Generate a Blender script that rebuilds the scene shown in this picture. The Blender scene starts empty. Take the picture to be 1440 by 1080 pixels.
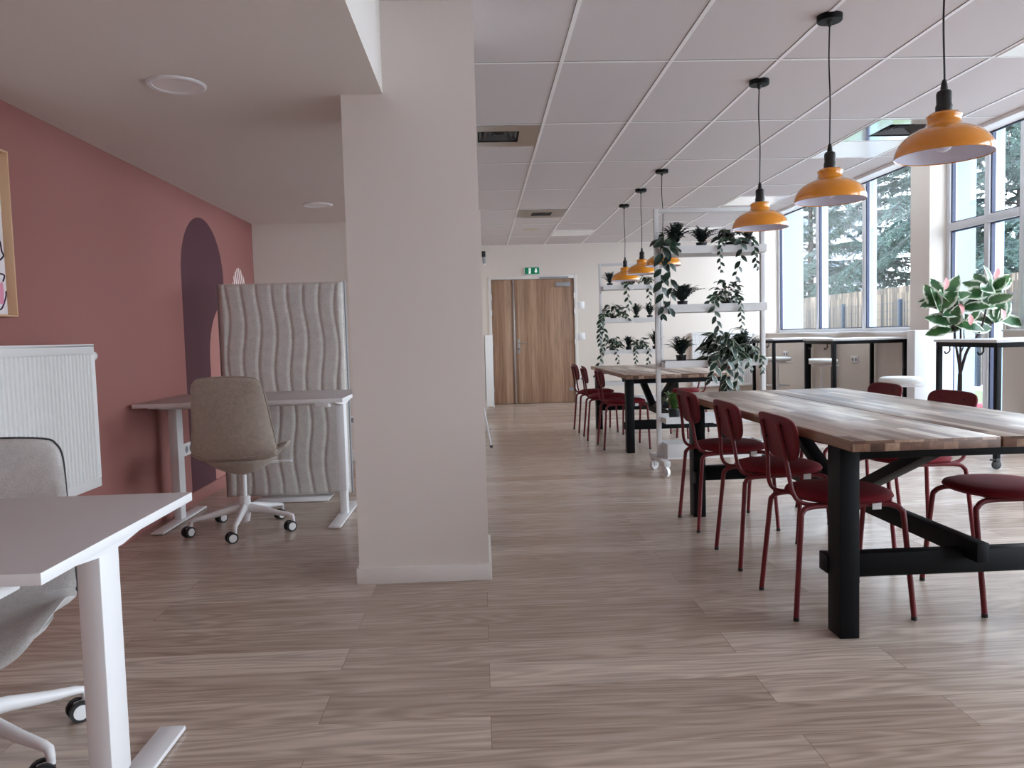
import bpy, bmesh, math, random
from mathutils import Vector, Matrix
PI = math.pi
C = bpy.context.scene.collection
sc = bpy.context.scene

# ------------------------------------------------------------------ colour / materials
def lin(r, g, b):
    f = lambda v: (v / 255 / 12.92) if v / 255 <= .04045 else ((v / 255 + .055) / 1.055) ** 2.4
    return (f(r), f(g), f(b), 1)

def mat(name, rgb, rough=.5, metal=0, spec=.5, bump=None, emit=None, coat=0):
    m = bpy.data.materials.new(name); m.use_nodes = True
    nt = m.node_tree; b = nt.nodes['Principled BSDF']
    b.inputs['Base Color'].default_value = lin(*rgb)
    b.inputs['Roughness'].default_value = rough
    b.inputs['Metallic'].default_value = metal
    b.inputs['Specular IOR Level'].default_value = spec
    b.inputs['Coat Weight'].default_value = coat
    if emit:
        b.inputs['Emission Color'].default_value = lin(*emit[0]); b.inputs['Emission Strength'].default_value = emit[1]
    if bump:
        sc_, st, ds = bump
        tc = nt.nodes.new('ShaderNodeTexCoord'); n = nt.nodes.new('ShaderNodeTexNoise'); bp = nt.nodes.new('ShaderNodeBump')
        n.inputs['Scale'].default_value = sc_; n.inputs['Detail'].default_value = 4
        bp.inputs['Strength'].default_value = st; bp.inputs['Distance'].default_value = ds
        nt.links.new(tc.outputs['Object'], n.inputs['Vector']); nt.links.new(n.outputs['Fac'], bp.inputs['Height'])
        nt.links.new(bp.outputs['Normal'], b.inputs['Normal'])
    return m

class NT:
    """tiny node-graph helper"""
    def __init__(s, name):
        s.m = bpy.data.materials.new(name); s.m.use_nodes = True
        s.nt = s.m.node_tree; s.b = s.nt.nodes['Principled BSDF']
    def n(s, t, **kw):
        x = s.nt.nodes.new('ShaderNode' + t)
        for k, v in kw.items():
            if k.startswith('i_'): x.inputs[k[2:].replace('_', ' ')].default_value = v
            else: setattr(x, k, v)
        return x
    def l(s, a, b): s.nt.links.new(a, b)
    def math(s, op, a, b=None):
        x = s.n('Math', operation=op)
        for i, v in enumerate((a, b)):
            if v is None: continue
            if isinstance(v, (int, float)): x.inputs[i].default_value = v
            else: s.l(v, x.inputs[i])
        return x.outputs[0]
    def ramp(s, fac, stops, interp='LINEAR'):
        r = s.n('ValToRGB'); cr = r.color_ramp; cr.interpolation = interp
        while len(cr.elements) > 1: cr.elements.remove(cr.elements[-1])
        cr.elements[0].position = stops[0][0]; cr.elements[0].color = lin(*stops[0][1])
        for p, c in stops[1:]:
            e = cr.elements.new(p); e.color = lin(*c)
        s.l(fac, r.inputs['Fac']); return r.outputs['Color']
    def mix(s, fac, a, b, mode='MIX'):
        x = s.n('Mix', data_type='RGBA', blend_type=mode)
        for sock, v in ((x.inputs[0], fac), (x.inputs[6], a), (x.inputs[7], b)):
            if isinstance(v, (int, float)): sock.default_value = v
            elif isinstance(v, tuple): sock.default_value = lin(*v)
            else: s.l(v, sock)
        return x.outputs[2]

def planks(name, w, h, cols, along='X', rough=.4, grain=(1.2, 16), contrast=.35, mortar=.0012, bump=.1, coat=0, spec=.5, gap=(60, 50, 45), cath=True):
    """boards w long, h wide; every board its own tone and grain"""
    g = NT(name)
    tc = g.n('TexCoord'); sep = g.n('SeparateXYZ'); g.l(tc.outputs['Object'], sep.inputs[0])
    ax = {'X': 0, 'Y': 1, 'Z': 2}
    a = sep.outputs[ax[along[0]]]; c = sep.outputs[ax[along[1]]] if len(along) > 1 else sep.outputs[1 if along == 'X' else 0]
    cmb = g.n('CombineXYZ'); g.l(a, cmb.inputs[0]); g.l(c, cmb.inputs[1])
    br = g.n('TexBrick', offset=.37, offset_frequency=2, squash=1)
    g.l(cmb.outputs[0], br.inputs['Vector'])
    br.inputs['Color1'].default_value = (0, 0, 0, 1); br.inputs['Color2'].default_value = (1, 1, 1, 1)
    br.inputs['Mortar'].default_value = (.5, .5, .5, 1)
    br.inputs['Scale'].default_value = 1; br.inputs['Brick Width'].default_value = w; br.inputs['Row Height'].default_value = h
    br.inputs['Mortar Size'].default_value = mortar; br.inputs['Mortar Smooth'].default_value = 0; br.inputs['Bias'].default_value = 0
    rnd = g.n('SeparateColor'); g.l(br.outputs['Color'], rnd.inputs[0]); rv = rnd.outputs[0]
    base = g.ramp(rv, cols)
    # grain
    off = g.math('MULTIPLY', rv, 37.0)
    gx = g.math('ADD', g.math('MULTIPLY', a, grain[0]), off); gy = g.math('ADD', g.math('MULTIPLY', c, grain[1]), off)
    v = g.n('CombineXYZ'); g.l(gx, v.inputs[0]); g.l(gy, v.inputs[1]); g.l(off, v.inputs[2])
    n1 = g.n('TexNoise', i_Scale=1.0, i_Detail=5.0, i_Roughness=.6); g.l(v.outputs[0], n1.inputs['Vector'])
    v2 = g.n('CombineXYZ'); g.l(g.math('MULTIPLY', gx, .55), v2.inputs[0]); g.l(g.math('MULTIPLY', gy, .22), v2.inputs[1]); g.l(off, v2.inputs[2])
    n2 = g.n('TexNoise', i_Scale=1.0, i_Detail=1.5, i_Roughness=.5); g.l(v2.outputs[0], n2.inputs['Vector'])
    rings = g.math('ADD', g.math('MULTIPLY', g.math('SINE', g.math('MULTIPLY', n2.outputs['Fac'], 62.0)), .13 if cath else .03), n1.outputs['Fac'])
    dark = g.ramp(rings, [(.25, (120, 108, 100)), (.5, (205, 200, 196)), (.75, (255, 255, 255))])
    col = g.mix(contrast, base, g.mix(1.0, base, dark, 'MULTIPLY'))
    col = g.mix(br.outputs['Fac'], col, gap)
    g.l(col, g.b.inputs['Base Color'])
    g.b.inputs['Roughness'].default_value = rough; g.b.inputs['Coat Weight'].default_value = coat
    g.b.inputs['Specular IOR Level'].default_value = spec
    bp = g.n('Bump', i_Strength=bump, i_Distance=.002); g.l(rings, bp.inputs['Height']); g.l(bp.outputs[0], g.b.inputs['Normal'])
    return g.m

def fabric(name, c1, c2, scale=260, bump=.25):
    g = NT(name); tc = g.n('TexCoord')
    n = g.n('TexNoise', i_Scale=scale, i_Detail=3.0); g.l(tc.outputs['Object'], n.inputs['Vector'])
    n2 = g.n('TexNoise', i_Scale=scale * .12, i_Detail=3.0); g.l(tc.outputs['Object'], n2.inputs['Vector'])
    f = g.math('ADD', g.math('MULTIPLY', n.outputs['Fac'], .7), g.math('MULTIPLY', n2.outputs['Fac'], .3))
    g.l(g.ramp(f, [(.35, c1), (.65, c2)]), g.b.inputs['Base Color'])
    g.b.inputs['Roughness'].default_value = .95; g.b.inputs['Specular IOR Level'].default_value = .15
    g.b.inputs['Sheen Weight'].default_value = .15
    bp = g.n('Bump', i_Strength=bump, i_Distance=.001); g.l(n.outputs['Fac'], bp.inputs['Height']); g.l(bp.outputs[0], g.b.inputs['Normal'])
    return g.m

def leafmat(name, inner, inner2, edge, lo, hi, rough=.35):
    """variegated leaf: green middle, pale margin, following the leaf's own UV"""
    g = NT(name); uv = g.n('UVMap'); sep = g.n('SeparateXYZ'); g.l(uv.outputs[0], sep.inputs[0])
    d = g.math('ABSOLUTE', g.math('SUBTRACT', sep.outputs[0], .5))
    tc = g.n('TexCoord'); n = g.n('TexNoise', i_Scale=28.0, i_Detail=3.0); g.l(tc.outputs['Object'], n.inputs['Vector'])
    e = g.math('ADD', g.math('MULTIPLY', d, 2.0), g.math('MULTIPLY', g.math('SUBTRACT', n.outputs['Fac'], .5), .7))
    n2 = g.n('TexNoise', i_Scale=9.0); g.l(tc.outputs['Object'], n2.inputs['Vector'])
    grn = g.ramp(n2.outputs['Fac'], [(.35, inner), (.65, inner2)])
    mr = g.n('MapRange', interpolation_type='SMOOTHSTEP'); mr.inputs[1].default_value = lo; mr.inputs[2].default_value = hi
    g.l(e, mr.inputs[0])
    g.l(g.mix(mr.outputs[0], grn, edge), g.b.inputs['Base Color'])
    g.b.inputs['Roughness'].default_value = rough
    return g.m

M = {}
WALL = (222, 212, 203)
M['wall'] = mat('warm_white_paint', WALL, .8, bump=(60, .08, .002))
M['pillar'] = mat('pillar_white_paint', (222, 213, 207), .8, bump=(60, .06, .002))
M['ceil_low'] = mat('ceiling_paint', (226, 219, 212), .85)
M['skirt'] = mat('white_skirting', (226, 220, 216), .5)
M['pink'] = mat('terracotta_pink_paint', (156, 103, 97), .75, bump=(40, .06, .002))
M['plum'] = mat('plum_paint', (84, 45, 55), .75)
M['rose'] = mat('rose_paint', (182, 125, 118), .75)
M['white'] = mat('white_lacquer', (236, 236, 238), .35)
M['whitemetal'] = mat('white_powder_coat', (236, 235, 237), .4)
M['shelfmetal'] = mat('off_white_shelf_coat', (208, 206, 206), .45)
M['radw'] = mat('white_enamel', (236, 236, 236), .35)
M['desktop'] = mat('grey_white_laminate', (186, 177, 177), .5)
M['bartop'] = mat('bar_white_laminate', (226, 226, 228), .4)
M['black'] = mat('black_metal', (7, 8, 12), .5, spec=.2)
M['blackwood'] = mat('black_stained_wood', (5, 6, 10), .5, spec=.16, bump=(30, .1, .002))
M['blackpl'] = mat('black_plastic', (18, 18, 20), .4)
M['rubber'] = mat('dark_rubber', (40, 40, 42), .6)
M['redmetal'] = mat('dark_red_lacquer', (106, 22, 31), .45, spec=.4)
M['redseat'] = mat('dark_red_upholstery', (108, 20, 31), .8, spec=.2, bump=(220, .15, .001))
M['redback'] = mat('dark_red_backrest', (98, 18, 28), .6, spec=.3)
M['yellow'] = mat('mustard_enamel', (224, 140, 4), .16, coat=1)
M['lining'] = mat('white_enamel_lining', (225, 224, 236), .4)
M['steel'] = mat('brushed_steel', (190, 188, 186), .3, metal=1)
M['polished'] = mat('polished_steel', (205, 205, 205), .08, metal=1)
M['grey'] = mat('grey_plastic', (150, 150, 154), .5)
M['darkgap'] = mat('dark_void', (12, 12, 13), .8)
M['tag'] = mat('white_care_tag', (225, 225, 225), .8)
M['frameoak'] = mat('pale_oak', (214, 176, 140), .5)
M['paper'] = mat('white_paper', (236, 232, 236), .9)
M['ink'] = mat('dark_plum_ink', (60, 30, 62), .9)
M['inkpink'] = mat('pink_ink', (228, 150, 176), .9)
M['felt'] = fabric('grey_felt', (188, 182, 177), (218, 213, 207), 160)
M['feltedge'] = fabric('grey_felt_side', (185, 179, 175), (214, 209, 204), 160)
M['chairfab'] = fabric('beige_weave', (165, 153, 142), (200, 189, 178), 300)
M['greyfab'] = fabric('grey_weave', (185, 182, 180), (212, 209, 207), 300)
M['piping'] = mat('charcoal_piping', (60, 58, 60), .8)
M['stoolw'] = mat('white_stool_vinyl', (225, 225, 222), .5)
M['tile'] = mat('mineral_ceiling_tile', (208, 200, 199), .95, bump=(300, .15, .001))
M['tbar'] = mat('white_ceiling_rail', (246, 243, 242), .3)
M['lightpanel'] = mat('opal_light_panel', (252, 250, 248), .2)
M['frame'] = mat('window_frame', (205, 205, 208), .4)
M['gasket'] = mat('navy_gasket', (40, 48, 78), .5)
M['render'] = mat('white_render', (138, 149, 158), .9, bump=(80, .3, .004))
M['green'] = mat('exit_green', (0, 110, 78), .5, emit=((0, 120, 84), .25))
M['signwhite'] = mat('exit_white', (240, 245, 240), .5, emit=((240, 250, 244), .35))
M['socket'] = mat('socket_white', (238, 236, 236), .4)
M['stain'] = mat('ceiling_stain', (206, 190, 172), .95)
M['louvre'] = mat('dark_louvre', (78, 78, 80), .45)
M['soil'] = mat('soil', (40, 30, 24), .95)
M['bark'] = mat('stem_brown', (58, 44, 42), .8)
M['vine'] = mat('vine_green', (90, 105, 70), .6)
M['fern'] = leafmat('fern_green', (9, 26, 22), (18, 42, 32), (26, 54, 40), .6, 1.2, .6)
M['herb'] = leafmat('fresh_green', (52, 92, 30), (96, 134, 48), (110, 140, 60), .5, 1.2, .5)
M['pothos'] = leafmat('pothos_leaf', (10, 30, 24), (24, 52, 38), (190, 200, 180), .7, 1.0)
M['pothosdark'] = leafmat('pothos_dark_leaf', (10, 30, 24), (26, 54, 40), (150, 166, 144), .85, 1.2)
M['rubberleaf'] = leafmat('rubber_leaf', (34, 78, 44), (72, 112, 62), (228, 232, 216), .56, .86, .3)
M['rubberpink'] = leafmat('rubber_pink_leaf', (228, 150, 152), (236, 168, 168), (236, 190, 184), .66, .95, .3)
M['needle'] = mat('conifer_needles', (46, 70, 62), .7)
M['needle2'] = mat('conifer_needles_grey', (58, 78, 76), .7)
M['trunk'] = mat('conifer_bark', (52, 46, 44), .9)
M['bluemetal'] = mat('blue_grey_metal', (34, 46, 60), .7, spec=.2)
M['cap'] = mat('pale_blue_cap', (150, 178, 194), .6)
M['bluewood'] = mat('blue_slats', (36, 44, 64), .6)
M['stone'] = mat('pale_stone', (206, 190, 182), .9)
M['paving'] = mat('grey_paving', (205, 206, 212), .9)
M['lawn'] = mat('lawn_green', (86, 104, 62), .95)
M['redblock'] = mat('red_flowers', (150, 40, 62), .8)
M['bldg'] = mat('pale_building_render', (150, 150, 154), .9)
M['bldgwin'] = mat('building_glass', (90, 104, 120), .2)

M['floor'] = planks('oak_plank_floor', 1.35, .182, [(0, (188, 167, 153)), (.5, (202, 182, 168)), (1, (216, 198, 184))], along='XY', rough=.27, grain=(2.0, 46), contrast=.5, mortar=.0008, gap=(120, 100, 88), bump=.06)
M['acacia'] = planks('acacia_top', .42, .042, [(0, (116, 90, 78)), (.3, (148, 122, 108)), (.6, (174, 151, 137)), (.85, (206, 188, 173)), (1, (236, 227, 214))], along='YX', rough=.3, grain=(3, 60), contrast=.45, mortar=.0004, gap=(80, 60, 48), bump=.04, cath=False)
M['acaciaend'] = planks('acacia_end_grain', .05, .04, [(0, (92, 62, 48)), (.4, (124, 90, 72)), (.75, (160, 126, 104)), (1, (190, 160, 138))], along='XZ', rough=.45, grain=(40, 40), contrast=.6, mortar=.0004, gap=(80, 60, 48), bump=.04, cath=False)
M['acaciaside'] = planks('acacia_side_grain', .55, .04, [(0, (110, 78, 58)), (.4, (140, 106, 82)), (.75, (168, 136, 110)), (1, (190, 162, 136))], along='YZ', rough=.45, grain=(3, 60), contrast=.5, mortar=.0004, gap=(80, 60, 48), bump=.04, cath=False)
M['doorwood'] = planks('knotty_oak_door', 6.0, .105, [(0, (164, 128, 104)), (.5, (188, 152, 126)), (1, (206, 172, 146))], along='ZX', rough=.5, grain=(1.4, 34), contrast=.6, mortar=.0004, gap=(120, 88, 66), bump=.05, cath=False)
M['reed'] = planks('reed_screen', 3.0, .045, [(0, (40, 35, 31)), (.5, (82, 72, 62)), (1, (132, 118, 102))], along='ZY', rough=.9, grain=(1, 30), contrast=.6, mortar=.003, gap=(50, 44, 38), bump=.2, cath=False)

def glassmat():
    m = bpy.data.materials.new('window_glass'); m.use_nodes = True; nt = m.node_tree
    for n in list(nt.nodes): nt.nodes.remove(n)
    o = nt.nodes.new('ShaderNodeOutputMaterial'); mx = nt.nodes.new('ShaderNodeMixShader'); t = nt.nodes.new('ShaderNodeBsdfTransparent')
    gl = nt.nodes.new('ShaderNodeBsdfGlossy'); lw = nt.nodes.new('ShaderNodeLayerWeight'); lw.inputs[0].default_value = .5; pw = nt.nodes.new('ShaderNodeMath'); pw.operation = 'POWER'; pw.inputs[1].default_value = 5; f = nt.nodes.new('ShaderNodeMath'); f.operation = 'MULTIPLY_ADD'; f.inputs[1].default_value = .9; f.inputs[2].default_value = .04; nt.links.new(lw.outputs['Facing'], pw.inputs[0]); nt.links.new(pw.outputs[0], f.inputs[0])
    t.inputs[0].default_value = (.93, .965, .97, 1); gl.inputs['Roughness'].default_value = .01; 
    nt.links.new(f.outputs[0], mx.inputs[0]); nt.links.new(t.outputs[0], mx.inputs[1]); nt.links.new(gl.outputs[0], mx.inputs[2])
    nt.links.new(mx.outputs[0], o.inputs[0]); return m
M['glass'] = glassmat()

def striped():
    g = NT('white_striped_paint'); tc = g.n('TexCoord'); sep = g.n('SeparateXYZ'); g.l(tc.outputs['Object'], sep.inputs[0])
    s = g.math('SINE', g.math('MULTIPLY', g.math('ADD', sep.outputs[1], g.math('MULTIPLY', sep.outputs[2], .28)), 120.0))
    g.l(g.ramp(g.math('ADD', g.math('MULTIPLY', s, .5), .5), [(.36, (156, 103, 97)), (.42, (244, 226, 224))]), g.b.inputs['Base Color'])
    g.b.inputs['Roughness'].default_value = .8; return g.m
M['striped'] = striped()

# ------------------------------------------------------------------ mesh helpers
def B(): return bmesh.new()

def box(bm, x0, x1, y0, y1, z0, z1, bev=0, seg=2, mi=0):
    vs = [bm.verts.new((x, y, z)) for x in (x0, x1) for y in (y0, y1) for z in (z0, z1)]
    idx = [(0, 1, 3, 2), (4, 6, 7, 5), (0, 4, 5, 1), (2, 3, 7, 6), (0, 2, 6, 4), (1, 5, 7, 3)]
    fs = [bm.faces.new([vs[i] for i in f]) for f in idx]
    for f in fs: f.material_index = mi
    if bev:
        es = list({e for f in fs for e in f.edges})
        r = bmesh.ops.bevel(bm, geom=es, offset=bev, segments=seg, profile=.5, affect='EDGES', clamp_overlap=True)
        for f in r['faces']: f.material_index = mi
    return vs

def obox(bm, p0, p1, w, h, up=(0, 0, 1), bev=0):
    """a bar of section w x h from p0 to p1"""
    p0 = Vector(p0); p1 = Vector(p1); d = (p1 - p0); L = d.length; d.normalize()
    up = Vector(up); s = d.cross(up).normalized(); u = s.cross(d).normalized()
    t = B(); box(t, -w / 2, w / 2, 0, L, -h / 2, h / 2, bev)
    mtx = Matrix((s, d, u)).transposed().to_4x4(); mtx.translation = p0
    bmesh.ops.transform(t, matrix=mtx, verts=t.verts); join(bm, t)

def join(bm, t):
    me = bpy.data.meshes.new('tmp'); t.to_mesh(me); bm.from_mesh(me); bpy.data.meshes.remove(me); t.free()

def catmull(pts, n=6, closed=False):
    P = [Vector(p) for p in pts]; out = []
    m = len(P); rng = range(m) if closed else range(m - 1)
    for i in rng:
        if closed: a, b, c, d = P[(i - 1) % m], P[i], P[(i + 1) % m], P[(i + 2) % m]
        else: a = P[i - 1] if i > 0 else P[i] * 2 - P[i + 1]; b = P[i]; c = P[i + 1]; d = P[i + 2] if i + 2 < m else P[i + 1] * 2 - P[i]
        for k in range(n):
            t = k / n
            out.append(.5 * ((2 * b) + (c - a) * t + (2 * a - 5 * b + 4 * c - d) * t * t + (3 * b - a - 3 * c + d) * t ** 3))
    if not closed: out.append(P[-1])
    return out

def tube(bm, pts, r, seg=10, smooth=0, cap=True, r1=None, closed=False):
    P = catmull(pts, smooth, closed) if smooth else [Vector(p) for p in pts]
    n = len(P); rings = []; prev = None
    for i, p in enumerate(P):
        if closed: t = (P[(i + 1) % n] - P[i - 1])
        else: t = (P[min(i + 1, n - 1)] - P[max(i - 1, 0)])
        t.normalize()
        if prev is None:
            a = Vector((0, 0, 1)) if abs(t.z) < .9 else Vector((1, 0, 0)); u = t.cross(a).normalized()
        else:
            u = (prev - t * prev.dot(t)).normalized()
        prev = u; v = t.cross(u)
        rr = r if r1 is None else r + (r1 - r) * i / max(1, n - 1)
        rings.append([bm.verts.new(p + (u * math.cos(k * 2 * PI / seg) + v * math.sin(k * 2 * PI / seg)) * rr) for k in range(seg)])
    m = n if closed else n - 1
    for i in range(m):
        A = rings[i]; Bq = rings[(i + 1) % n]
        for k in range(seg): bm.faces.new((A[k], A[(k + 1) % seg], Bq[(k + 1) % seg], Bq[k]))
    if cap and not closed:
        bm.faces.new(rings[0][::-1]); bm.faces.new(rings[-1])

def lathe(bm, prof, seg=32, c=(0, 0, 0), axis='Z', cap0=True, cap1=True):
    """prof: (radius, height) pairs"""
    rings = []
    for r, h in prof:
        ring = []
        for k in range(seg):
            a = 2 * PI * k / seg; x, y = r * math.cos(a), r * math.sin(a)
            p = (x, y, h) if axis == 'Z' else ((h, x, y) if axis == 'X' else (y, h, x))
            ring.append(bm.verts.new((p[0] + c[0], p[1] + c[1], p[2] + c[2])))
        rings.append(ring)
    for i in range(len(rings) - 1):
        for k in range(seg): bm.faces.new((rings[i][k], rings[i][(k + 1) % seg], rings[i + 1][(k + 1) % seg], rings[i + 1][k]))
    if cap0: bm.faces.new(rings[0][::-1])
    if cap1: bm.faces.new(rings[-1])

def cyl(bm, p0, p1, r, seg=16): tube(bm, [p0, p1], r, seg)

def prism(bm, outline, axis, a0, a1):
    """extrude a 2-D outline along an axis: X -> (y,z), Y -> (x,z), Z -> (x,y)"""
    def P(u, v, a): return (a, u, v) if axis == 'X' else ((u, a, v) if axis == 'Y' else (u, v, a))
    A = [bm.verts.new(P(u, v, a0)) for u, v in outline]; D = [bm.verts.new(P(u, v, a1)) for u, v in outline]
    n = len(A)
    for i in range(n): bm.faces.new((A[i], A[(i + 1) % n], D[(i + 1) % n], D[i]))
    bm.faces.new(A[::-1]); bm.faces.new(D)

def leaf(bm, uvl, base, d, nrm, L, W, droop=.25, fold=.18, seg=4, mi=0):
    """pointed oval leaf with a folded midrib and a drooping tip; UV x across, y along"""
    d = Vector(d).normalized(); n = Vector(nrm); n = (n - d * n.dot(d))
    if n.length < 1e-4: n = d.orthogonal()
    n.normalize(); s = d.cross(n); base = Vector(base); rows = []
    for i in range(seg + 1):
        t = i / seg; w = W * .5 * (math.sin(PI * min(1, t * .93 + .035)) ** .8) * (1.12 - .3 * t)
        if i == seg: w = W * .02
        c = base + d * (L * t) - n * (droop * L * t * t)
        rows.append((bm.verts.new(c + s * w + n * (fold * w)), bm.verts.new(c), bm.verts.new(c - s * w + n * (fold * w)), t))
    for i in range(seg):
        a, b = rows[i], rows[i + 1]
        for (q, us) in (((a[0], a[1], b[1], b[0]), (1, .5, .5, 1)), ((a[1], a[2], b[2], b[1]), (.5, 0, 0, .5))):
            f = bm.faces.new(q); f.smooth = True; f.material_index = mi
            for lp, u, tt in zip(f.loops, us, (a[3], a[3], b[3], b[3])): lp[uvl].uv = (u, tt)

def obj(name, bm, m, parent=None, smooth=35, loc=None):
    bmesh.ops.recalc_face_normals(bm, faces=bm.faces) if smooth is not None else None
    me = bpy.data.meshes.new(name); bm.to_mesh(me); bm.free()
    o = bpy.data.objects.new(name, me); C.objects.link(o)
    for x in (m if isinstance(m, (list, tuple)) else [m]): me.materials.append(M[x] if isinstance(x, str) else x)
    if smooth is not None:
        me.shade_smooth(); me.set_sharp_from_angle(angle=math.radians(smooth))
    if parent: o.parent = parent
    if loc: o.location = loc
    return o

def thing(name, label, cat, loc=(0, 0, 0), rotz=0, group=None, kind=None):
    o = bpy.data.objects.new(name, None); C.objects.link(o); o.empty_display_size = .1
    o.location = loc; o.rotation_euler = (0, 0, rotz); tag(o, label, cat, group, kind); return o

def tag(o, label, cat, group=None, kind=None):
    o['label'] = label; o['category'] = cat
    if group: o['group'] = group
    if kind: o['kind'] = kind
    return o

def struct(name, bm, m, label, cat, smooth=35, loc=None):
    return tag(obj(name, bm, m, None, smooth, loc), label, cat, None, 'structure')

def dup(root, loc, rotz, label):
    r = root.copy(); C.objects.link(r); r.location = loc; r.rotation_euler = (0, 0, rotz); r['label'] = label
    for ch in list(root.children):
        c = ch.copy(); C.objects.link(c); c.parent = r
        for g in list(ch.children):
            d = g.copy(); C.objects.link(d); d.parent = c
    return r
# ================================================================== THE SETTING
HC, LC = 2.583, 2.184          # tiled ceiling, low plaster ceiling
WX = -2.03                     # pink wall plane
YF = 12.53                     # far wall plane
AY = 7.1                       # wall at the back of the desk alcove
SX, GX, EX = 4.75, 4.93, 5.22  # window parapet, glazing, outer face
Y0 = -2.2

b = B(); box(b, WX - .1, EX, Y0 - .1, YF + .1, -.12, 0)
struct('floor', b, 'floor', 'pale oak plank floor running through the whole room', 'floor')

b = B(); box(b, WX - .1, WX, Y0, AY + .1, 0, LC + .5)
struct('wall_left', b, 'pink', 'terracotta pink wall behind the white desks', 'wall')
b = B(); box(b, WX, -.7, AY, AY + .1, 0, LC + .5)
struct('wall_alcove', b, 'wall', 'off-white wall closing the desk alcove behind the grey felt screen', 'wall')
b = B(); box(b, -.8, -.7, AY, 9, 0, HC); box(b, -.8, .05, 9, 9.1, 0, HC); box(b, -.05, .05, 9.1, YF, 0, HC)
struct('wall_side', b, 'wall', 'off-white side wall seen edge-on past the pillar', 'wall')
DL, DR, DT = .205, 1.555, 2.03   # far doorway
b = B(); box(b, -.05, DL, YF, YF + .1, 0, HC + .5); box(b, DR, GX, YF, YF + .1, 0, HC + .6); box(b, DL, DR, YF, YF + .1, DT, HC + .5); box(b, DL, DR, YF + .06, YF + .1, 0, DT)  # last box: hidden backing added to block light under the door leaves
struct('wall_far', b, 'wall', 'warm white end wall with the wooden double door', 'wall')
b = B(); box(b, WX - .1, EX, Y0 - .1, Y0, 0, HC + .6)
struct('wall_rear', b, 'wall', 'off-white wall behind the viewpoint', 'wall')

# window side: parapet and piers
PIERS = [(7.95, 8.31), (2.6, 3.0), (Y0, -1.2)]
b = B()
for a, c in ((8.31, YF), (6.1, 6.8)): box(b, SX, EX, a, c, 0, 1.035)
struct('wall_right', b, 'wall', 'low beige parapet wall under the windows', 'wall')
for i, (a, c) in enumerate(PIERS):
    b = B(); box(b, SX, GX + .03, a, c, 0, 3.2)
    struct('pillar_window', b, 'wall', ['beige window pier beside the glazed door', 'window pier beside the middle windows', 'window pier beside the rearmost windows'][i], 'pillar')
b = B(); box(b, SX - .015, GX, 8.31, YF, 1.035, 1.05)
struct('trim_1', b, 'white', 'white window sill along the far windows', 'sill')
b = B(); box(b, SX - .015, GX, 6.1, 6.8, 1.035, 1.05)
struct('trim_2', b, 'white', 'white window sill near the glazed door', 'sill')
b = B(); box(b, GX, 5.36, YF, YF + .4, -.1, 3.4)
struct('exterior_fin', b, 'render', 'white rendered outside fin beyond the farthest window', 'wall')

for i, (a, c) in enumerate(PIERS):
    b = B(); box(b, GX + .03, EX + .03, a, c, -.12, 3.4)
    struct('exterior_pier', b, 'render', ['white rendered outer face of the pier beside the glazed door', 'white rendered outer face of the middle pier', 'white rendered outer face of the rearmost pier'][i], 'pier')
# ceilings
HOLES = [(.185 - .008, 5.74, .15), (.785, 9.35, .12), (3.185 + .02, 5.74, .17)]
b = B(); box(b, -.8, -.395, AY + .1, 9.1, HC, HC + .08)
ys = sorted([Y0, YF] + [v for h in HOLES[1:] for v in (h[1] - h[2], h[1] + h[2])] + [5.74 - .15, 5.74 + .15])
for ya, yb in zip(ys, ys[1:]):
    hs = sorted((h[0] - h[2], h[0] + h[2]) for h in HOLES if h[1] - h[2] < (ya + yb) / 2 < h[1] + h[2])
    xs = [-.395] + [v for h in hs for v in h] + [3.76]
    for k in range(0, len(xs), 2): box(b, xs[k], xs[k + 1], ya, yb, HC, HC + .08)
struct('ceiling', b, 'tile', 'suspended ceiling of large pale mineral tiles', 'ceiling')
b = B(); box(b, WX, -.395, Y0, AY, LC, HC + .08)
struct('ceiling_low', b, 'ceil_low', 'lower plaster ceiling over the desk alcove', 'ceiling')
b = B(); box(b, 3.76, EX, Y0, YF, 3.12, 3.25)
struct('ceiling_window', b, 'wall', 'raised ceiling strip above the windows', 'ceiling')
b = B(); box(b, 3.76, 3.90, Y0, YF, 2.555, 3.12)
struct('trim_3', b, 'tbar', 'white bulkhead along the window edge of the ceiling', 'bulkhead')
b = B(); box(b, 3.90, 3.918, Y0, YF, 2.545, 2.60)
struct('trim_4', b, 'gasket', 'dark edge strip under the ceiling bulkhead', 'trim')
b = B()
i = -1
for k in range(-1, 6):
    x = .485 + .6 * k
    if x > 3.75: break
    box(b, x - .011, x + .011, Y0, YF, HC - .004, HC + .002); box(b, x - .0128, x - .011, Y0, YF, HC - .001, HC + .002, mi=1)
for k in range(-7, 7):
    y = 4.24 + 1.2 * k
    if y < YF: box(b, -.394, 3.76, y - .008, y + .008, HC - .0035, HC + .002); box(b, -.394, 3.76, y - .0105, y - .008, HC - .001, HC + .002, mi=1)
box(b, -.394, 3.76, YF - .02, YF, HC - .005, HC + .002)
struct('trim_5', b, ['tbar', 'darkgap'], 'white metal grid rails of the tiled ceiling', 'ceiling rail')

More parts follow.
